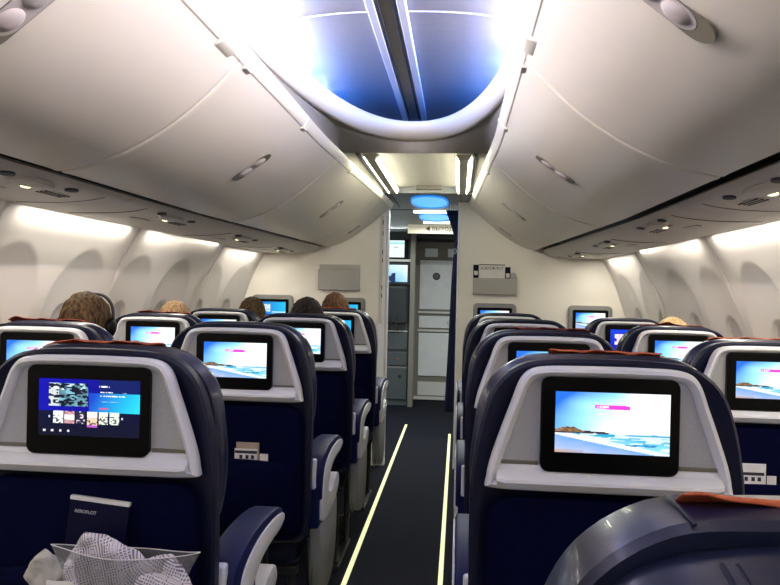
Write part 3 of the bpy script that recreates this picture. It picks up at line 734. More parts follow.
    if True:
        y0, y1 = BINS[0]
        t = empty('overhead_bin', (0, 0, 0), 'overhead bin nearest the camera on the %s, just out of frame' % sn, 'overhead bin', 'overhead bins on the %s side' % sn)
        build('bin_door', strip_mesh(side, P0, P1, y0, y1 - .003, 36, 8, .005), 'bin_white', t, angle=50)
    # service panels under the bins
    for n, (c, a, b) in enumerate(((.98, .46, 1.50), (2.02, 1.50, 2.53), (3.05, 2.53, 3.57), (4.09, 3.57, 4.60), (5.05, 4.60, 5.49))):
        lab = 'underside service panel, %s along the %s side, with reading lights' % (('first from the camera', 'second from the camera', 'third from the camera', 'fourth from the camera', 'last before the bulkhead')[n], sn)
        t = empty('service_panel', (0, 0, 0), lab, 'overhead panel', 'service panels under the %s bins' % sn)
        build('panel', strip_mesh(side, Q0, Q1, a + .0015, b - .0015, 20, 8, 0, .012), 'psu_white', t)
        zz = lambda x: next((p.y + (q.y - p.y) * (x - p.x) / (q.x - p.x) for p, q in zip(QP, QP[1:]) if p.x <= x <= q.x), 1.58)
        QP = profile(Q0, Q1, c, 60)
        def disc(x, y, rx, ry, m, name, lift=.003, par=None):
            bm = bmesh.new(); z = zz(x); R = [[bm.verts.new((side * (x + rx * k * math.cos(q)), y + ry * k * math.sin(q), z + h - (zz(x) - zz(x + rx * k * math.cos(q))) )) for q in [2 * PI * i / 20 for i in range(20)]] for k, h in ((1, .004), (1, -lift), (.6, -lift * 1.3))]
            for A, C in zip(R, R[1:]):
                for k in range(20): bm.faces.new((A[k], A[(k + 1) % 20], C[(k + 1) % 20], C[k]))
            bm.faces.new(R[-1]); return build(name, bm, m, par or t)
        disc(.985, c - .02, .030, .11, 'psu_white', 'light_housing', .010)
        for q in (-.07, .0): disc(1.03, c + q * .9 + .03, .011, .022, 'lens' if q == 0 else 'psu_white', 'reading_light' if q == 0 else 'air_vent', .006)
        disc(.968, c - .16, .016, .03, 'ink', 'air_vent', .005); disc(.968, c + .17, .016, .03, 'ink', 'air_vent', .005)
        disc(1.12, c - .02, .022, .09, 'handle_lilac', 'call_button_plate', .003)
        gr = disc(1.045, c + .20, .024, .075, 'psu_white', 'speaker_grille', .003)
        bm = bmesh.new()
        for i in range(9):
            for j in range(3): 
                x, y = 1.030 + j * .014, c + .20 + (i - 4) * .016; z = zz(x) - .0045; box(bm, min(side * (x - .003), side * (x + .003)), max(side * (x - .003), side * (x + .003)), y - .004, y + .004, z - .001, z + .002)
        build('grille_holes', bm, 'ink', gr, smooth=False)
        for yy in (c - .33, c + .36):
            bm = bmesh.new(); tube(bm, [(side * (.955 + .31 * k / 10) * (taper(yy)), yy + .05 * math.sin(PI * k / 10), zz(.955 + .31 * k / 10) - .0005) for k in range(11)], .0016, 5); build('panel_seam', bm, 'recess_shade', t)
    # black back of the gap, and valance at the wall
    bm = bmesh.new(); rows = []
    for y in (-3, 1, 2, 3, 4, 5, 5.49):
        a = lerpP(P0, P1, y)[7]; b = lerpP(Q0, Q1, y)[0]
        rows.append([bm.verts.new((side * p, y, q)) for p, q in ((a[0] - .01, a[1] + .022), (b[0] + .01, b[1] + .022), (b[0] + .01, b[1] + .03), (a[0] - .01, a[1] + .03))])
    for A, C in zip(rows, rows[1:]):
        for k in range(4): bm.faces.new((A[k], A[(k + 1) % 4], C[(k + 1) % 4], C[k]))
    struct('trim_%d' % tn, bm, 'gap_black'); tn += 1

# hull above the bins so that no daylight leaks in
bm = bmesh.new(); hp = [(-1.62, 1.0), (-1.60, 1.5), (-1.25, 2.05), (-.6, 2.42), (0, 2.5), (.6, 2.42), (1.25, 2.05), (1.60, 1.5), (1.62, 1.0)]
A = [bm.verts.new((x, -3, z)) for x, z in hp]; C = [bm.verts.new((x, 9.4, z)) for x, z in hp]
for k in range(len(hp) - 1): bm.faces.new((A[k], A[k + 1], C[k + 1], C[k]))
o = struct('ceiling', bm, 'gap_black')

# ------------------------------------------------------------------ sculpted ceiling dome
def uout(t):   # outer edge of the lip, t 0..1 from left side around the end to the right
    return t
def Ucurve(hw, yend, ystart, ycurve, n=60, pw=2.2):
    pts = [(-hw, ystart + (ycurve - ystart) * i / 12) for i in range(12)]
    for i in range(n + 1):
        a = PI - PI * i / n; c, s = math.cos(a), math.sin(a)
        pts.append((hw * math.copysign(abs(c) ** (2 / pw), c), ycurve + (yend - ycurve) * abs(s) ** (2 / pw)))
    pts += [(hw, ystart + (ycurve - ystart) * (11 - i) / 12) for i in range(12)]
    return pts
YS = -3.0
def interp_loop(bm, loops):
    rows = [[bm.verts.new(p) for p in L] for L in loops]
    for A, C in zip(rows, rows[1:]):
        for k in range(len(A) - 1): bm.faces.new((A[k], A[k + 1], C[k + 1], C[k]))
    return bm
def U3(hw, ye, z, yc=1.75, zr=0): return [(x, y, z) for x, y in Ucurve(hw, ye, YS, yc)]
# cove plate from the bin rails to the lip
def plate_outer(z):
    pts = []
    for (x, y) in Ucurve(.41, 3.45, YS, 1.75):
        if y < 1.75 + 1e-6: pts.append((math.copysign(.352, x), y, 1.934))
        else:
            a = math.atan2((y - 1.75) / 1.70, x / .41); c, s = math.cos(a), math.sin(a)
            k = 1 / max(abs(c), abs(s)); pts.append((.352 * c * k if abs(c * k) < 1 else math.copysign(.352, c), 1.75 + 1.71 * s * k if s * k < 1 else 3.46, 1.934))
    return pts
bm = bmesh.new()
interp_loop(bm, [plate_outer(0), [(x, y, 1.975) for x, y, z in [((a[0] * .35 + b[0] * .65), a[1] * .35 + b[1] * .65, 0) for a, b in zip(plate_outer(0), U3(.418, 3.455, 0))]], U3(.418, 3.457, 1.990)])
struct('ceiling_cove', bm, 'cove_olive')
o = bpy.data.objects['ceiling_cove']; o.name = 'trim_%d' % tn; tn += 1
bm = bmesh.new()
interp_loop(bm, [U3(.421, 3.462, 1.992), U3(.414, 3.450, 1.985), U3(.400, 3.42, 1.988), U3(.385, 3.37, 2.008), U3(.376, 3.345, 2.040), U3(.378, 3.35, 2.056), U3(.400, 3.38, 2.060), U3(.427, 3.50, 2.04)])
struct('trim_%d' % tn, bm, 'lip_cream', angle=70); tn += 1
# dome
bm = bmesh.new(); rows = []
for i in range(60):
    y = YS + (3.86 - YS) * i / 59; row = []
    e = max(0, (y - 2.9) / .96)
    for j in range(41):
        u = j / 40 * 2 - 1; x = u * .50
        z = 2.088 + .082 * (1 - abs(u) ** 2.6) ** .8 * (1 - .55 * e ** 3)
        row.append(bm.verts.new((x, y, z)))
    rows.append(row)
for A, C in zip(rows, rows[1:]):
    for k in range(40): bm.faces.new((A[k], A[k + 1], C[k + 1], C[k]))
end = rows[-1]; low = [bm.verts.new((v.co.x, 3.87, 2.0)) for v in end]
for k in range(40): bm.faces.new((end[k], end[k + 1], low[k + 1], low[k]))
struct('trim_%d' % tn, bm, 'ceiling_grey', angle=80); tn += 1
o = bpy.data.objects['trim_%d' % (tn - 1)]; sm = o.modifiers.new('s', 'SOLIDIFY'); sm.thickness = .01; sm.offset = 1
# centre rail of the dome
t = empty('ceiling_rail', (-.02, 0, 0), 'long centre rail running down the middle of the blue lit ceiling', 'ceiling rail')
build('rail_channel', B(-.034, .034, YS, 3.80, 2.148, 2.162), 'cove_olive', t)
for s in (-1, 1): build('rail_edge', B(min(s * .034, s * .060), max(s * .034, s * .060), YS, 3.80, 2.140, 2.165), 'rail_alu', t, bevel=.003)
build('rail_wire', B(.020, .025, YS, 3.80, 2.143, 2.150), 'gap_black', t); build('rail_wire', B(-.025, -.022, YS, 3.80, 2.143, 2.150), 'gap_black', t)
bm = bmesh.new(); tube(bm, [(u * .44, 2.33, 2.086 + .082 * (1 - abs(u * .88) ** 2.6) ** .8) for u in [k / 10 - 1 for k in range(21)]], .003, 6)
struct('trim_%d' % tn, bm, 'rail_alu'); tn += 1

# ------------------------------------------------------------------ flat front ceiling
bm = bmesh.new()
loops = []
for y in (3.54, 3.56):
    loops.append([(x, y, z) for x, z in ((-.36, 1.945), (-.292, 1.950), (-.286, 1.975), (-.280, 1.952), (-.262, 1.952), (-.19, 1.975), (-.10, 1.985), (.10, 1.985), (.19, 1.975), (.262, 1.952), (.280, 1.952), (.286, 1.975), (.292, 1.950), (.36, 1.945))])
loops = [[(x, y, z) for x, yy, z in loops[0]] for y in (3.48, 4.95)]
interp_loop(bm, loops); struct('trim_%d' % tn, bm, 'front_ceiling', smooth=False); tn += 1
struct('trim_%d' % tn, B(-.36, .36, 3.458, 3.505, 1.940, 1.99), 'cove_olive', bevel=.006); tn += 1
for s in (-1, 1):
    struct('trim_%d' % tn, B(min(s * .283, s * .291), max(s * .283, s * .291), 3.56, 4.94, 1.946, 1.952), 'gap_black'); tn += 1
    struct('trim_%d' % tn, B(min(s * .272, s * .276), max(s * .272, s * .276), 3.56, 4.94, 1.947, 1.953), 'gap_black'); tn += 1
struct('trim_%d' % tn, B(-.33, .33, 4.93, 4.97, 1.940, 2.0), 'front_grey', bevel=.004); tn += 1
struct('trim_%d' % tn, B(-.075, .09, 4.88, 4.93, 1.960, 1.99), 'cove_olive'); tn += 1
for s in (-1, 1):
    t = empty('ceiling_lamp', (s * .226, 4.27, 1.95), ('long white tube lamp on the left of the flat front ceiling', 'long white tube lamp on the right of the flat front ceiling')[s > 0], 'ceiling lamp', 'tube lamps on the front ceiling')
    prf = [(-.036, 0), (-.022, -.024), (.022, -.024), (.036, 0)]
    bm = bmesh.new(); R = [[bm.verts.new((x, y, z + .004)) for x, z in prf] for y in (-.66, .64)]
    for k in range(4): bm.faces.new((R[0][k], R[0][(k + 1) % 4], R[1][(k + 1) % 4], R[1][k]))
    bm.faces.new(R[0]); bm.faces.new(R[1]); build('lamp_housing', bm, 'front_ceiling', t, smooth=False)
    for q in (-1, 1):
        bm = bmesh.new(); R = [[bm.verts.new((x * q, y, z)) for x, z in ((.034, .002), (.0235, -.018), (.0265, -.021), (.038, .001))] for y in (-.60, .60)]
        for k in range(4): bm.faces.new((R[0][k], R[0][(k + 1) % 4], R[1][(k + 1) % 4], R[1][k]))
        bm.faces.new(R[0]); bm.faces.new(R[1]); build('light_tube', bm, 'tube', t, smooth=False)
# galley ceiling
struct('ceiling_front', B(-1.3, 1.3, 4.97, 9.3, 1.952, 1.99), 'front_grey'); bpy.data.objects['ceiling_front'].name = 'trim_%d' % tn; tn += 1
for x0, x1, y0, y1 in ((-.262, -.258, 4.97, 5.9), (.215, .219, 4.97, 5.9), (-.45, -.10, 6.06, 6.075)):
    struct('trim_%d' % tn, B(x0, x1, y0, y1, 1.9485, 1.953), 'gap_black'); tn += 1
def ceil_dome(cy, ly, w, label):
    t = empty('dome_light', (-.01, cy, 1.952), label, 'ceiling light', 'blue dome lights over the galley')
    n = 40; bm = bmesh.new(); R = []
    for r, z in ((1.0, -.001), (1.0, -.010), (.94, -.012), (.90, -.004)):
        R.append([bm.verts.new((w * r * math.copysign(abs(math.cos(a)) ** .8, math.cos(a)), ly * r * math.copysign(abs(math.sin(a)) ** .8, math.sin(a)), z)) for a in [2 * PI * k / n for k in range(n)]])
    for A, C in zip(R, R[1:]):
        for k in range(n): bm.faces.new((A[k], A[(k + 1) % n], C[(k + 1) % n], C[k]))
    build('light_ring', bm, 'dome_blue', t)
    bm = bmesh.new(); R = []
    for r, z in ((.93, -.0045), (.7, -.003), (.3, -.002)):
        R.append([bm.verts.new((w * r * math.cos(a), ly * r * math.sin(a), z)) for a in [2 * PI * k / n for k in range(n)]])
    for A, C in zip(R, R[1:]):
        for k in range(n): bm.faces.new((A[k], A[(k + 1) % n], C[(k + 1) % n], C[k]))
    bm.faces.new(R[-1]); build('light_diffuser', bm, 'dome_cyan', t)
ceil_dome(5.50, .38, .137, 'nearer blue oval dome light in the galley ceiling')
ceil_dome(6.62, .38, .137, 'farther blue oval dome light, between the two white light bars')
for y, x0, x1, lab in ((6.10, -.165, .200, 'nearer and longer white light bar between the blue dome lights'), (7.05, -.13, .12, 'farther white light bar just above the exit sign')):
    o = build('light_bar', B(x0, x1, y - .02, y + .02, -.022, 0), 'bar_light', None, loc=(0, 0, 1.951), bevel=.004); tag(o, lab, 'light bar', 'white light bars in the galley ceiling')
o = build('exit_sign', B(-.30, .34, -.015, .015, -.088, 0), 'sign_plate', None, loc=(0, 7.42, 1.951), bevel=.002); tag(o, 'pale exit sign board with dark lettering over the galley doorway', 'sign')
text('sign_lettering', '\u25c4 \u0412\u042b\u0425\u041e\u0414  EXIT', .056, (.085, -.017, -.044), (PI / 2, 0, 0), 'sign_red', o)

# ------------------------------------------------------------------ bulkheads
def bulk(x0, x1, nm):
    bm = bmesh.new(); side = -1 if x0 < -.5 else 1
    out = []
    for z in [0, .2, .42, .62, .8, .95, 1.08, 1.22, 1.34, 1.44, 1.57]:
        k = resample([Vector(p) for p in WPTS], 400, False); xx = min(k, key=lambda p: abs(p.y - z)).x * taper(DB); out.append((side * (xx + .01), z))
    inn = x1 if side < 0 else x0
    P = [(inn, 0)] + [(p, q) for p, q in out] + [(side * 1.15, 1.62), (side * .8, 1.70), (side * .6, 1.80), (side * .45, 1.95), (inn, 1.951)]
    loft(bm, P, [(DB, 0), (DB + .035, 0)]); return struct(nm, bm, 'bulkhead_cream', smooth=False)
bulk(-1.6, -.375, 'wall_front'); bulk(.206, 1.6, 'wall_front.001')
t = empty('bulkhead_door_leaf', (-.34, 5.531, 0), 'white folded door edge with latches, left side of the galley opening', 'door edge')
build('door_post', B(-.034, .036, -.03, .025, 0, 1.950), 'bulkhead_edge', t, bevel=.006)
build('cover_strip', B(-.026, -.004, -.036, -.028, 1.05, 1.845), 'rail_white', t, bevel=.003)
for z in (1.78, 1.70, 1.56, 1.50, 1.30, 1.24): build('latch_slot', B(-.012, -.006, -.039, -.034, z, z + .03), 'ink', t)
build('hinge_pin', tube(bmesh.new(), [(.022, -.036, .35), (.022, -.036, 1.84)], .005), 'rail_white', t)
o = struct('trim_%d' % tn, B(.200, .212, 5.485, 5.56, 0, 1.951), 'bulkhead_edge', bevel=.003); tn += 1
def wall_monitor(x, z, pic, label):
    t = empty('bulkhead_monitor', (x, DB, z), label, 'monitor', 'monitors on the bulkheads')
    build('monitor_shell', loft(bmesh.new(), rrect(0, -.08, .310, .215, .03), [(0, 0), (-.022, .0), (-.03, .006), (-.031, .012)]), 'monitor_grey', t)
    bz = build('monitor_bezel', loft(bmesh.new(), rrect(0, -.085, .252, .165, .012), [(-.029, 0), (-.034, .002)]), 'gloss_black', t)
    screen(pic, bz, (.0, -.036, -.080))
wall_monitor(-1.163, 1.215, 'blue', 'bulkhead monitor at the far left, beside the wall, blue menu partly behind a head')
wall_monitor(-.622, 1.208, 'blue', 'bulkhead monitor beside the galley opening on the left, behind the brown head')
wall_monitor(.478, 1.19, 'beach', 'right bulkhead monitor under the magazine pocket')
wall_monitor(1.158, 1.19, 'beach', 'right bulkhead monitor nearest the right wall')
def mag_pocket(x, z0, z1, w, label, open_top):
    t = empty('magazine_pocket', (x, DB, z0), label, 'magazine pocket'); h = z1 - z0
    build('pocket_back', B(-w / 2, w / 2, -.006, 0, 0, h), 'pocket_grey', t, bevel=.003)
    bm = bmesh.new(); R = []
    for z, y in ((0, -.012), (.004, -.035), (h * .78, -.052), (h * .80, -.049), (h * .80, -.046), (.008, -.028)):
        R.append([bm.verts.new((q * w / 2, y, z)) for q in (-1, 1)])
    for k in range(len(R)): A, C = R[k], R[(k + 1) % len(R)]; bm.faces.new((A[0], A[1], C[1], C[0]))
    bm.faces.new([r[0] for r in R]); bm.faces.new([r[1] for r in R]); build('pocket_front', bm, 'pocket_grey', t, smooth=False, bevel=.002)
    for s in (-1, 1): build('pocket_side', B(min(s * (w / 2 - .004), s * w / 2), max(s * (w / 2 - .004), s * w / 2), -.046, -.002, .004, h * .78), 'pocket_grey', t)
mag_pocket(-.665, 1.286, 1.478, .305, 'empty grey magazine pocket on the left bulkhead', True)
mag_pocket(.474, 1.280, 1.430, .312, 'grey magazine pocket on the right bulkhead holding boxes and papers', True)
o = build('leaflet_box', B(-.095, .090, -.010, .010, 0, .208), 'paper_white', None, loc=(.455, DB - .024, 1.292), bevel=.001); tag(o, 'white leaflet with dark title lettering in the right bulkhead pocket', 'leaflet')
text('title_lettering', '\u0410\u042d\u0420\u041e\u0424\u041b\u041e\u0422', .029, (-.003, -.0108, .178), (PI / 2, 0, 0), 'ink', o, .0002)
build('top_band', B(-.095, .090, -.0108, -.0102, .202, .208), 'ink', o)
for x, w, h, m, lab in ((.337, .038, .204, 'cover_blue', 'dark blue booklet at the left end of the right bulkhead pocket'), (.566, .038, .190, 'cover_blue', 'dark purple blue booklet right of the white leaflet in the bulkhead pocket'), (.604, .030, .150, 'pocket_grey', 'small grey booklet at the right end of the right bulkhead pocket')):
    o = build('booklet', B(-w / 2, w / 2, -.007, .007, 0, h), m, None, loc=(x, DB - .024, 1.292), bevel=.001); tag(o, lab, 'booklet')
    build('cover_label', B(-w / 2 + .006, w / 2 - .006, -.0078, -.0072, h - .075, h - .045), 'paper_white', o)

# ------------------------------------------------------------------ curtain
t = empty('curtain', (.174, 5.66, 0), 'navy curtain tied back at the right side of the galley opening', 'curtain')
bm = bmesh.new(); R = []; N = 90
for z, xl, xr, amp in ((1.912, -.070, .036, .012), (1.87, -.052, .038, .014), (1.78, -.020, .038, .014), (1.70, .006, .036, .012), (1.655, .008, .034, .008), (1.60, .002, .036, .010), (1.45, -.012, .036, .012), (1.0, -.022, .036, .012), (.6, -.036, .034, .013), (.38, -.046, .032, .014)):
    row = []
    for i in range(N + 1):
        u = i / N; row.append(bm.verts.new((xl + (xr - xl) * u + .002 * math.sin(u * 23), amp * math.sin(u * 2 * PI * 7) + .004 * math.sin(u * 9 + z * 3), z)))
    R.append(row)
for A, C in zip(R, R[1:]):
    for k in range(N): bm.faces.new((A[k], A[k + 1], C[k + 1], C[k]))
c = build('cloth', bm, 'curtain_navy', t); sm = c.modifiers.new('s', 'SOLIDIFY'); sm.thickness = .003; ss = c.modifiers.new('u', 'SUBSURF'); ss.levels = 1; ss.render_levels = 2
build('tie_band', loft(bmesh.new(), rrect(.023, 1.655, .036, .03, .006), [(-.022, 0), (.022, 0)]), 'navy_plastic', t)
build('tie_ring', tube(bmesh.new(), [(.006 + .012 * math.cos(a), -.024, 1.60 + .018 * math.sin(a)) for a in [2 * PI * k / 16 for k in range(17)]], .003, 6), 'steel', t)
for k in range(6): build('curtain_hook', B(-.055 + k * .017, -.050 + k * .017, -.004, .004, 1.905, 1.951), 'paper_white', t)

# ------------------------------------------------------------------ galley and lavatory
GY = 8.4
t = empty('galley_unit', (-.72, GY, 0), 'dark teal galley column with drawers and screens, left beyond the opening', 'galley unit')
build('cabinet_body', B(-.45, .39, .03, .60, 0, 1.951), 'galley_teal', t)
for n, (z0, z1) in enumerate(((1.02 - .02, .84), (.83, .62), (.61, .44), (.43, .06))):
    z0, z1 = max(z0, z1), min(z0, z1)
    f = build('cabinet_front', B(-.43, .375, .0, .03, z1 + .01, z0 - .01), 'galley_teal', t, bevel=.006)
    build('handle', B(-.02, .12, -.012, 0, z0 - .035, z0 - .022), 'panel_grey', f)
build('steel_edge', B(-.43, .375, -.006, 0, .83, .845), 'lav_trim', t); build('steel_edge', B(-.43, .375, -.006, 0, .425, .44), 'panel_grey', t)
build('trim_rail', B(-.43, .40, -.02, 0, 1.618, 1.645), 'lav_trim', t)
build('cabinet_front', B(-.43, .375, .0, .03, 1.02, 1.34), 'galley_dark', t)
build('red_latch', B(.26, .28, -.01, 0, .515, .53), 'orange_cloth', t)
build('switch_panel', B(.28, .315, -.006, 0, .31, .345), 'galley_dark', t)
o = empty('wall_screen', (-.56, GY, 1.745), 'small lit white screen high on the galley column', 'screen')
build('screen_case', B(-.17, .205, -.02, .0, -.105, .115), 'gloss_black', o, bevel=.004)
q = bpy.data.objects.new('screen', PIC['lid']); COL.objects.link(q); q.parent = o; q.location = (.01, -.022, .015)
q = build('caption_mark', B(.045, .085, -.0235, -.0225, .03, .036), 'ink', o)
o = empty('wall_screen', (-.50, GY, 1.48), 'lit blue and white picture screen below the white one', 'screen')
build('screen_case', B(-.20, .17, -.02, .0, -.12, .125), 'galley_dark', o, bevel=.004)
q = bpy.data.objects.new('screen', PIC['belt']); COL.objects.link(q); q.parent = o; q.location = (-.01, -.022, .005)
q = build('jump_seat', loft(bmesh.new(), rrect(-.52, 1.13, .36, .42, .05), [(GY - .02, .01), (GY - .05, 0), (GY - .13, 0), (GY - .15, .02)]), 'galley_dark', None); tag(q, 'black folded crew seat hanging on the galley column', 'crew seat'); JS = q
q = empty('belt_straps', (-.50, GY - .16, .95)); q.parent = JS
for dx in (-.03, .045): build('strap', tube(bmesh.new(), [(dx, .01, .05), (dx * .8, -.005, -.02), (dx * 1.2, 0, -.10)], .012, 8), 'dark_metal', q)
struct('trim_%d' % tn, B(-.325, -.268, 8.30, 8.42, 0, 1.951), 'lav_frame', bevel=.006); tn += 1
LY = 8.95
struct('wall_far', B(-1.3, 1.3, LY, LY + .05, 0, 1.951), 'galley_teal'); bpy.data.objects['wall_far'].name = 'wall_back'
struct('trim_%d' % tn, B(-.33, .60, 8.45, LY, 1.90, 1.951), 'galley_dark'); tn += 1
t = empty('door_1', (-.02, LY, 0)); t['kind'] = 'structure'
build('door_frame', B(-.30, .36, -.05, 0, 0, 1.88), 'lav_frame', t, bevel=.004)
build('door_panel', B(-.225, .285, -.07, -.05, 1.08, 1.66), 'lav_panel', t, bevel=.003)
build('door_panel', B(-.225, .285, -.07, -.05, .29, .80), 'lav_panel', t, bevel=.003)
build('door_panel', B(-.225, .285, -.07, -.05, .86, 1.00), 'lav_panel', t, bevel=.003)
for z in (1.03, .815): build('push_bar', B(-.24, .30, -.085, -.05, z, z + .025), 'lav_trim', t, bevel=.005)
build('door_panel', B(-.225, .285, -.06, -.05, .06, .22), 'lav_trim', t)
build('door_sill', B(-.27, .33, -.09, 0, .012, .045), 'lav_trim', t)
build('upper_panel', B(-.17, -.02, -.058, -.05, 1.70, 1.80), 'lav_panel', t); build('upper_panel', B(.10, .25, -.058, -.05, 1.70, 1.80), 'lav_panel', t)
bm = bmesh.new(); bmesh.ops.create_cone(bm, cap_ends=True, segments=24, radius1=.045, radius2=.030, depth=.03, matrix=Matrix.Translation((-.03, -.085, 1.47)) @ Matrix.Rotation(PI / 2, 4, 'X')); build('round_knob', bm, 'dark_metal', t)
bm = bmesh.new(); bmesh.ops.create_cone(bm, cap_ends=True, segments=24, radius1=.03, radius2=.02, depth=.03, matrix=Matrix.Translation((.13, -.085, .93)) @ Matrix.Rotation(PI / 2, 4, 'X')); build('lock_knob', bm, 'lav_trim', t)

# ------------------------------------------------------------------ passengers
def ell(bm, c, r, rot=None, u=20, v=14):
    m = Matrix.Translation(c) @ (rot or Matrix()) @ Matrix.Diagonal((*r, 1)); bmesh.ops.create_uvsphere(bm, u_segments=u, v_segments=v, radius=1, matrix=m)
def limb(bm, pts, r): tube(bm, pts, r, 12); [ell(bm, p, (q, q, q), None, 12, 8) for p, q in zip(pts, r)]
def remesh(bm, vox, sm):
    me = bpy.data.meshes.new('tmp'); bm.to_mesh(me); bm.free(); o = bpy.data.objects.new('tmp', me); COL.objects.link(o)
    a = o.modifiers.new('r', 'REMESH'); a.mode = 'VOXEL'; a.voxel_size = vox; a.use_smooth_shade = True
    b = o.modifiers.new('s', 'SMOOTH'); b.iterations = sm; b.factor = .5
    bpy.context.view_layer.update(); out = bpy.data.meshes.new_from_object(o.evaluated_get(bpy.context.evaluated_depsgraph_get())); bpy.data.objects.remove(o); return out
HZ = 1.155   # head centre above floor
def body_bm():
    bm = bmesh.new(); hy = .245
    ell(bm, (0, hy, HZ), (.074, .094, .108)); ell(bm, (0, hy + .028, HZ - .055), (.056, .066, .062)); ell(bm, (0, hy + .095, HZ - .020), (.011, .017, .022))
    ell(bm, (0, hy + .086, HZ - .052), (.024, .010, .007)); ell(bm, (0, hy + .080, HZ + .020), (.052, .012, .010))
    for s in (-1, 1): ell(bm, (s * .077, hy - .002, HZ - .008), (.011, .020, .031)); ell(bm, (s * .030, hy + .079, HZ + .002), (.013, .010, .008))
    limb(bm, [(0, hy - .01, HZ - .09), (0, hy - .025, HZ - .19)], [.052, .060])
    limb(bm, [(-.13, .22, .93), (.13, .22, .93)], [.062, .062])
    for k, (z, a, b) in enumerate(((.90, .165, .098), (.80, .160, .105), (.70, .148, .10), (.60, .155, .105), (.54, .165, .110))): ell(bm, (0, .235, z), (a, b, .10))
    for s in (-1, 1):
        limb(bm, [(s * .175, .22, .925), (s * .200, .245, .69), (s * .175, .45, .645)], [.055, .043, .028])
        limb(bm, [(s * .175, .45, .645), (s * .168, .50, .640)], [.026, .030])
        for f in range(4): x = s * (.150 + f * .013); limb(bm, [(x, .52, .640), (x, .55 + .006 * (1.5 - abs(f - 1.5)), .630), (x, .562, .610)], [.0085, .008, .007])
        limb(bm, [(s * .145, .50, .638), (s * .128, .53, .625)], [.010, .008])
        limb(bm, [(s * .095, .26, .555), (s * .105, .64, .545), (s * .105, .66, .12)], [.088, .062, .042]); limb(bm, [(s * .105, .66, .06), (s * .11, .82, .045)], [.045, .036])
    return bm
BODY = remesh(body_bm(), .009, 6); BODY.materials.append(M('skin'))
def shirt_bm():
    bm = bmesh.new()
    limb(bm, [(-.13, .22, .93), (.13, .22, .93)], [.071, .071])
    for (z, a, b) in ((.90, .176, .108), (.80, .171, .115), (.70, .159, .11), (.60, .165, .115)): ell(bm, (0, .235, z), (a, b, .10))
    for s in (-1, 1): limb(bm, [(s * .175, .22, .925), (s * .200, .245, .69), (s * .180, .40, .655)], [.064, .053, .040])
    return bm
SHIRT = remesh(shirt_bm(), .011, 5)
def pants_bm():
    bm = bmesh.new(); ell(bm, (0, .24, .55), (.178, .125, .10))
    for s in (-1, 1): limb(bm, [(s * .095, .26, .555), (s * .105, .64, .545), (s * .105, .66, .14)], [.097, .071, .055])
    return bm
PANTS = remesh(pants_bm(), .013, 4)
def shoe_bm():
    bm = bmesh.new()
    for s in (-1, 1): limb(bm, [(s * .105, .655, .06), (s * .11, .83, .05)], [.054, .045])
    for v in bm.verts: v.co.z = max(v.co.z, .008)
    return bm
SHOE = remesh(shoe_bm(), .01, 3)
def hair_bm(length, seed):
    bm = bmesh.new(); rnd = random.Random(seed); bmesh.ops.create_uvsphere(bm, u_segments=72, v_segments=48, radius=1)
    for v in bm.verts:
        n = v.co.copy(); k = 1 + .022 * (vn(n.x * 6 + seed, n.z * 9) - .5) * 2 + .030 * (vn(n.x * 22 + seed, n.z * 7 + n.y * 13, 3) - .5)
        v.co = Vector((n.x * .084 * k, .245 - .006 + n.y * .103 * k, HZ + .010 + n.z * .112 * k))
    dele = [v for v in bm.verts if v.co.z < HZ - length and True or (v.co.y > .245 + .045 and v.co.z < HZ + .048)]
    bmesh.ops.delete(bm, geom=dele, context='VERTS'); return bm
def person(x, y, dz, hair, shirt, label, seed, length=.05, hw=1.0, dx=0):
    t = bpy.data.objects.new('person', BODY); COL.objects.link(t); t.location = (x, y, 0); tag(t, label, 'person')
    # the seated height is set by scale so that the head top stands where it is seen
    sc = dz / (HZ + .118); t.scale = (sc, sc, sc)
    me = bpy.data.meshes.new('hair'); b = hair_bm(length, seed); b.to_mesh(me); b.free(); me.materials.append(M(hair))
    for p in me.polygons: p.use_smooth = True
    h = bpy.data.objects.new('hair', me); COL.objects.link(h); h.parent = t; h.scale = (hw, 1, 1); s = h.modifiers.new('s', 'SOLIDIFY'); s.thickness = .006
    for nm, ms, mt in (('shirt', SHIRT, shirt), ('trousers', PANTS, 'denim'), ('shoes', SHOE, 'gap_black')):
        o = bpy.data.objects.new(nm, ms)
        if not ms.materials: ms.materials.append(M('denim'))
        COL.objects.link(o); o.parent = t; o.material_slots[0].link = 'OBJECT'; o.material_slots[0].material = M(mt)
    return t
mat('shirt_grey', (.16, .16, .17), .8); mat('shirt_blue', (.05, .09, .2), .8); mat('shirt_white', (.55, .55, .55), .8); mat('shirt_black', (.02, .02, .02), .8)
person(-1.125, D(2), 1.266, 'hair_brown', 'shirt_grey', 'person with tousled brown hair wearing dark headphones, seated by the left wall', 2, hw=1.04)
person(-1.155, D(3), 1.222, 'hair_sandy', 'shirt_blue', 'person with sandy hair just showing over the middle left window seat', 3)
person(-1.035, D(4), 1.237, 'hair_brown', 'shirt_black', 'person with dark blond hair in front of the far left bulkhead monitor', 4)
person(-.505, D(3), 1.254, 'hair_dark', 'shirt_black', 'person with black hair seated on the left of the aisle', 5)
person(-.525, D(4), 1.275, 'hair_chestnut', 'shirt_white', 'person with short brown hair beside the galley opening, ear showing', 6, .02)
person(1.19, D(3), 1.203, 'hair_blond', 'shirt_white', 'person with blond hair just showing over the middle right window seat', 7)
o = empty('headphones', (-1.125, D(2) + .246, 1.155), 'dark headphones on the tousled brown-haired head by the left wall', 'headphones')
o.rotation_euler = (math.radians(-28), 0, 0)
build('band', tube(bmesh.new(), [(.096 * math.cos(a), 0, .121 * math.sin(a)) for a in [math.radians(d) for d in range(-8, 189, 8)]], .006, 8), 'dark_metal', o)
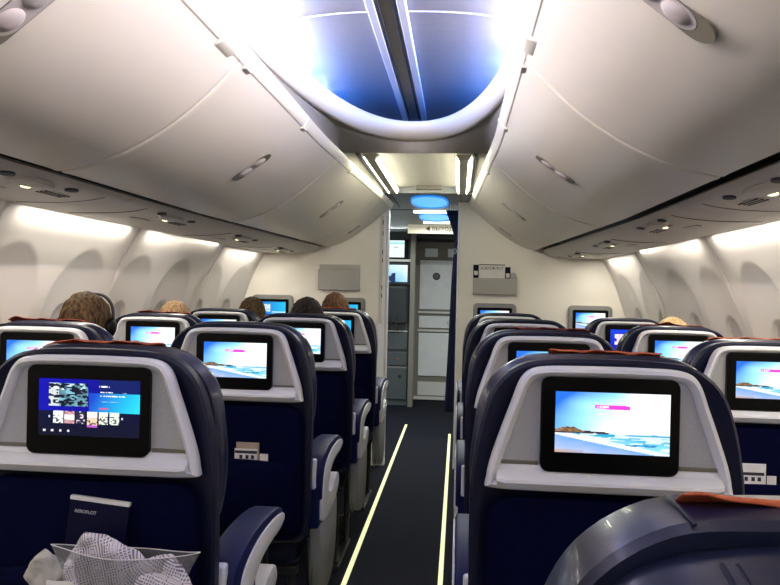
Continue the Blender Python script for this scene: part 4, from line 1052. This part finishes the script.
for s in (-1, 1):
    bm = bmesh.new(); ell(bm, (s * .096, 0, -.015), (.016, .030, .038)); build('ear_cup', bm, 'gloss_black', o)

# ------------------------------------------------------------------ lights
def area(name, loc, rot, sx, sy, e, col, spread=PI, cam=True):
    l = bpy.data.lights.new(name, 'AREA'); l.shape = 'RECTANGLE'; l.size = sx; l.size_y = sy; l.energy = e; l.color = col; l.spread = spread
    o = bpy.data.objects.new(name, l); COL.objects.link(o); o.location = loc; o.rotation_euler = rot; return o
WARM = (1, .90, .74); COOL = (.88, .94, 1)
def aim(dx, dz): return (0, math.atan2(-dx, -dz), 0)
for s in (-1, 1):
    # cove wash: strip lamps lying behind the ceiling lip, shining up and across
    area('cove_white', (s * .440, -.15, 2.096), aim(-s * .97, .06), .025, 5.5, 46, (1, .82, .54))
    area('cove_blue', (s * .445, .15, 2.086), aim(-s * .6, .8), .025, 6.5, 52, (.02, .22, 1))
    for x, y, e, dx in ((.425, 2.78, .8, .95), (.405, 2.98, .35, .9), (.36, 3.16, .10, .8)):
        l = area('cove_white', (s * x, y, 2.092), (0, 0, 0), .02, .18, e, (.95, .97, 1)); l.rotation_euler = Vector((-s * dx, -.5, .25)).to_track_quat('-Z', 'Y').to_euler()
    # window wash lamps under the service panels
    for a, b in ((.2, 1.22), (1.32, 2.32), (2.42, 3.36), (3.48, 4.56), (4.68, 5.35)):
        area('sidewall_wash', (s * (1.25 if a < 4.6 else 1.235) * taper((a + b) / 2), (a + b) / 2, 1.562 - (.016 if a > 4.6 else 0)), (0, s * math.radians(-4), 0), .04, (b - a) * .92, 1.9 * (b - a), (1, .93, .82))
for y in (6.10, 7.05): area('light_bar_glow', (0, y, 1.925), (0, 0, 0), .3, .03, 7, (.95, 1, .97))
area('galley_worklight', (-.5, 8.0, 1.94), (math.radians(-15), 0, 0), .4, .05, 1.5, (.9, 1, .98))
w = bpy.data.worlds.new('rear_fill'); S.world = w; w.use_nodes = True  # soft warm fill added through the open rear, for the unseen cabin behind
w.node_tree.nodes['Background'].inputs[0].default_value = (1, .95, .88, 1); w.node_tree.nodes['Background'].inputs[1].default_value = .36

# ------------------------------------------------------------------ camera
cam = bpy.data.cameras.new('camera'); co = bpy.data.objects.new('camera', cam); COL.objects.link(co); S.camera = co
cam.sensor_width = 36; cam.lens = 749.47 / 780 * 36; cam.clip_start = .02
yaw, pitch, roll = .0912, -.0037, .0227
f = Vector((-math.sin(yaw) * math.cos(pitch), math.cos(yaw) * math.cos(pitch), math.sin(pitch))); r = Vector((math.cos(yaw), math.sin(yaw), 0)); u = r.cross(f)
r2 = r * math.cos(roll) + u * math.sin(roll); u2 = u * math.cos(roll) - r * math.sin(roll)
m = Matrix((r2, u2, -f)).transposed().to_4x4(); m.translation = Vector((.215, 0, 1.3)); co.matrix_world = m

S.view_settings.view_transform = 'Standard'; S.view_settings.look = 'None'; S.view_settings.gamma = 1; S.view_settings.exposure = 1.15; S.view_settings.use_curve_mapping = False
S.cycles.use_denoising = True
S.cycles.max_bounces = 10; S.cycles.diffuse_bounces = 5; S.cycles.sample_clamp_indirect = 4
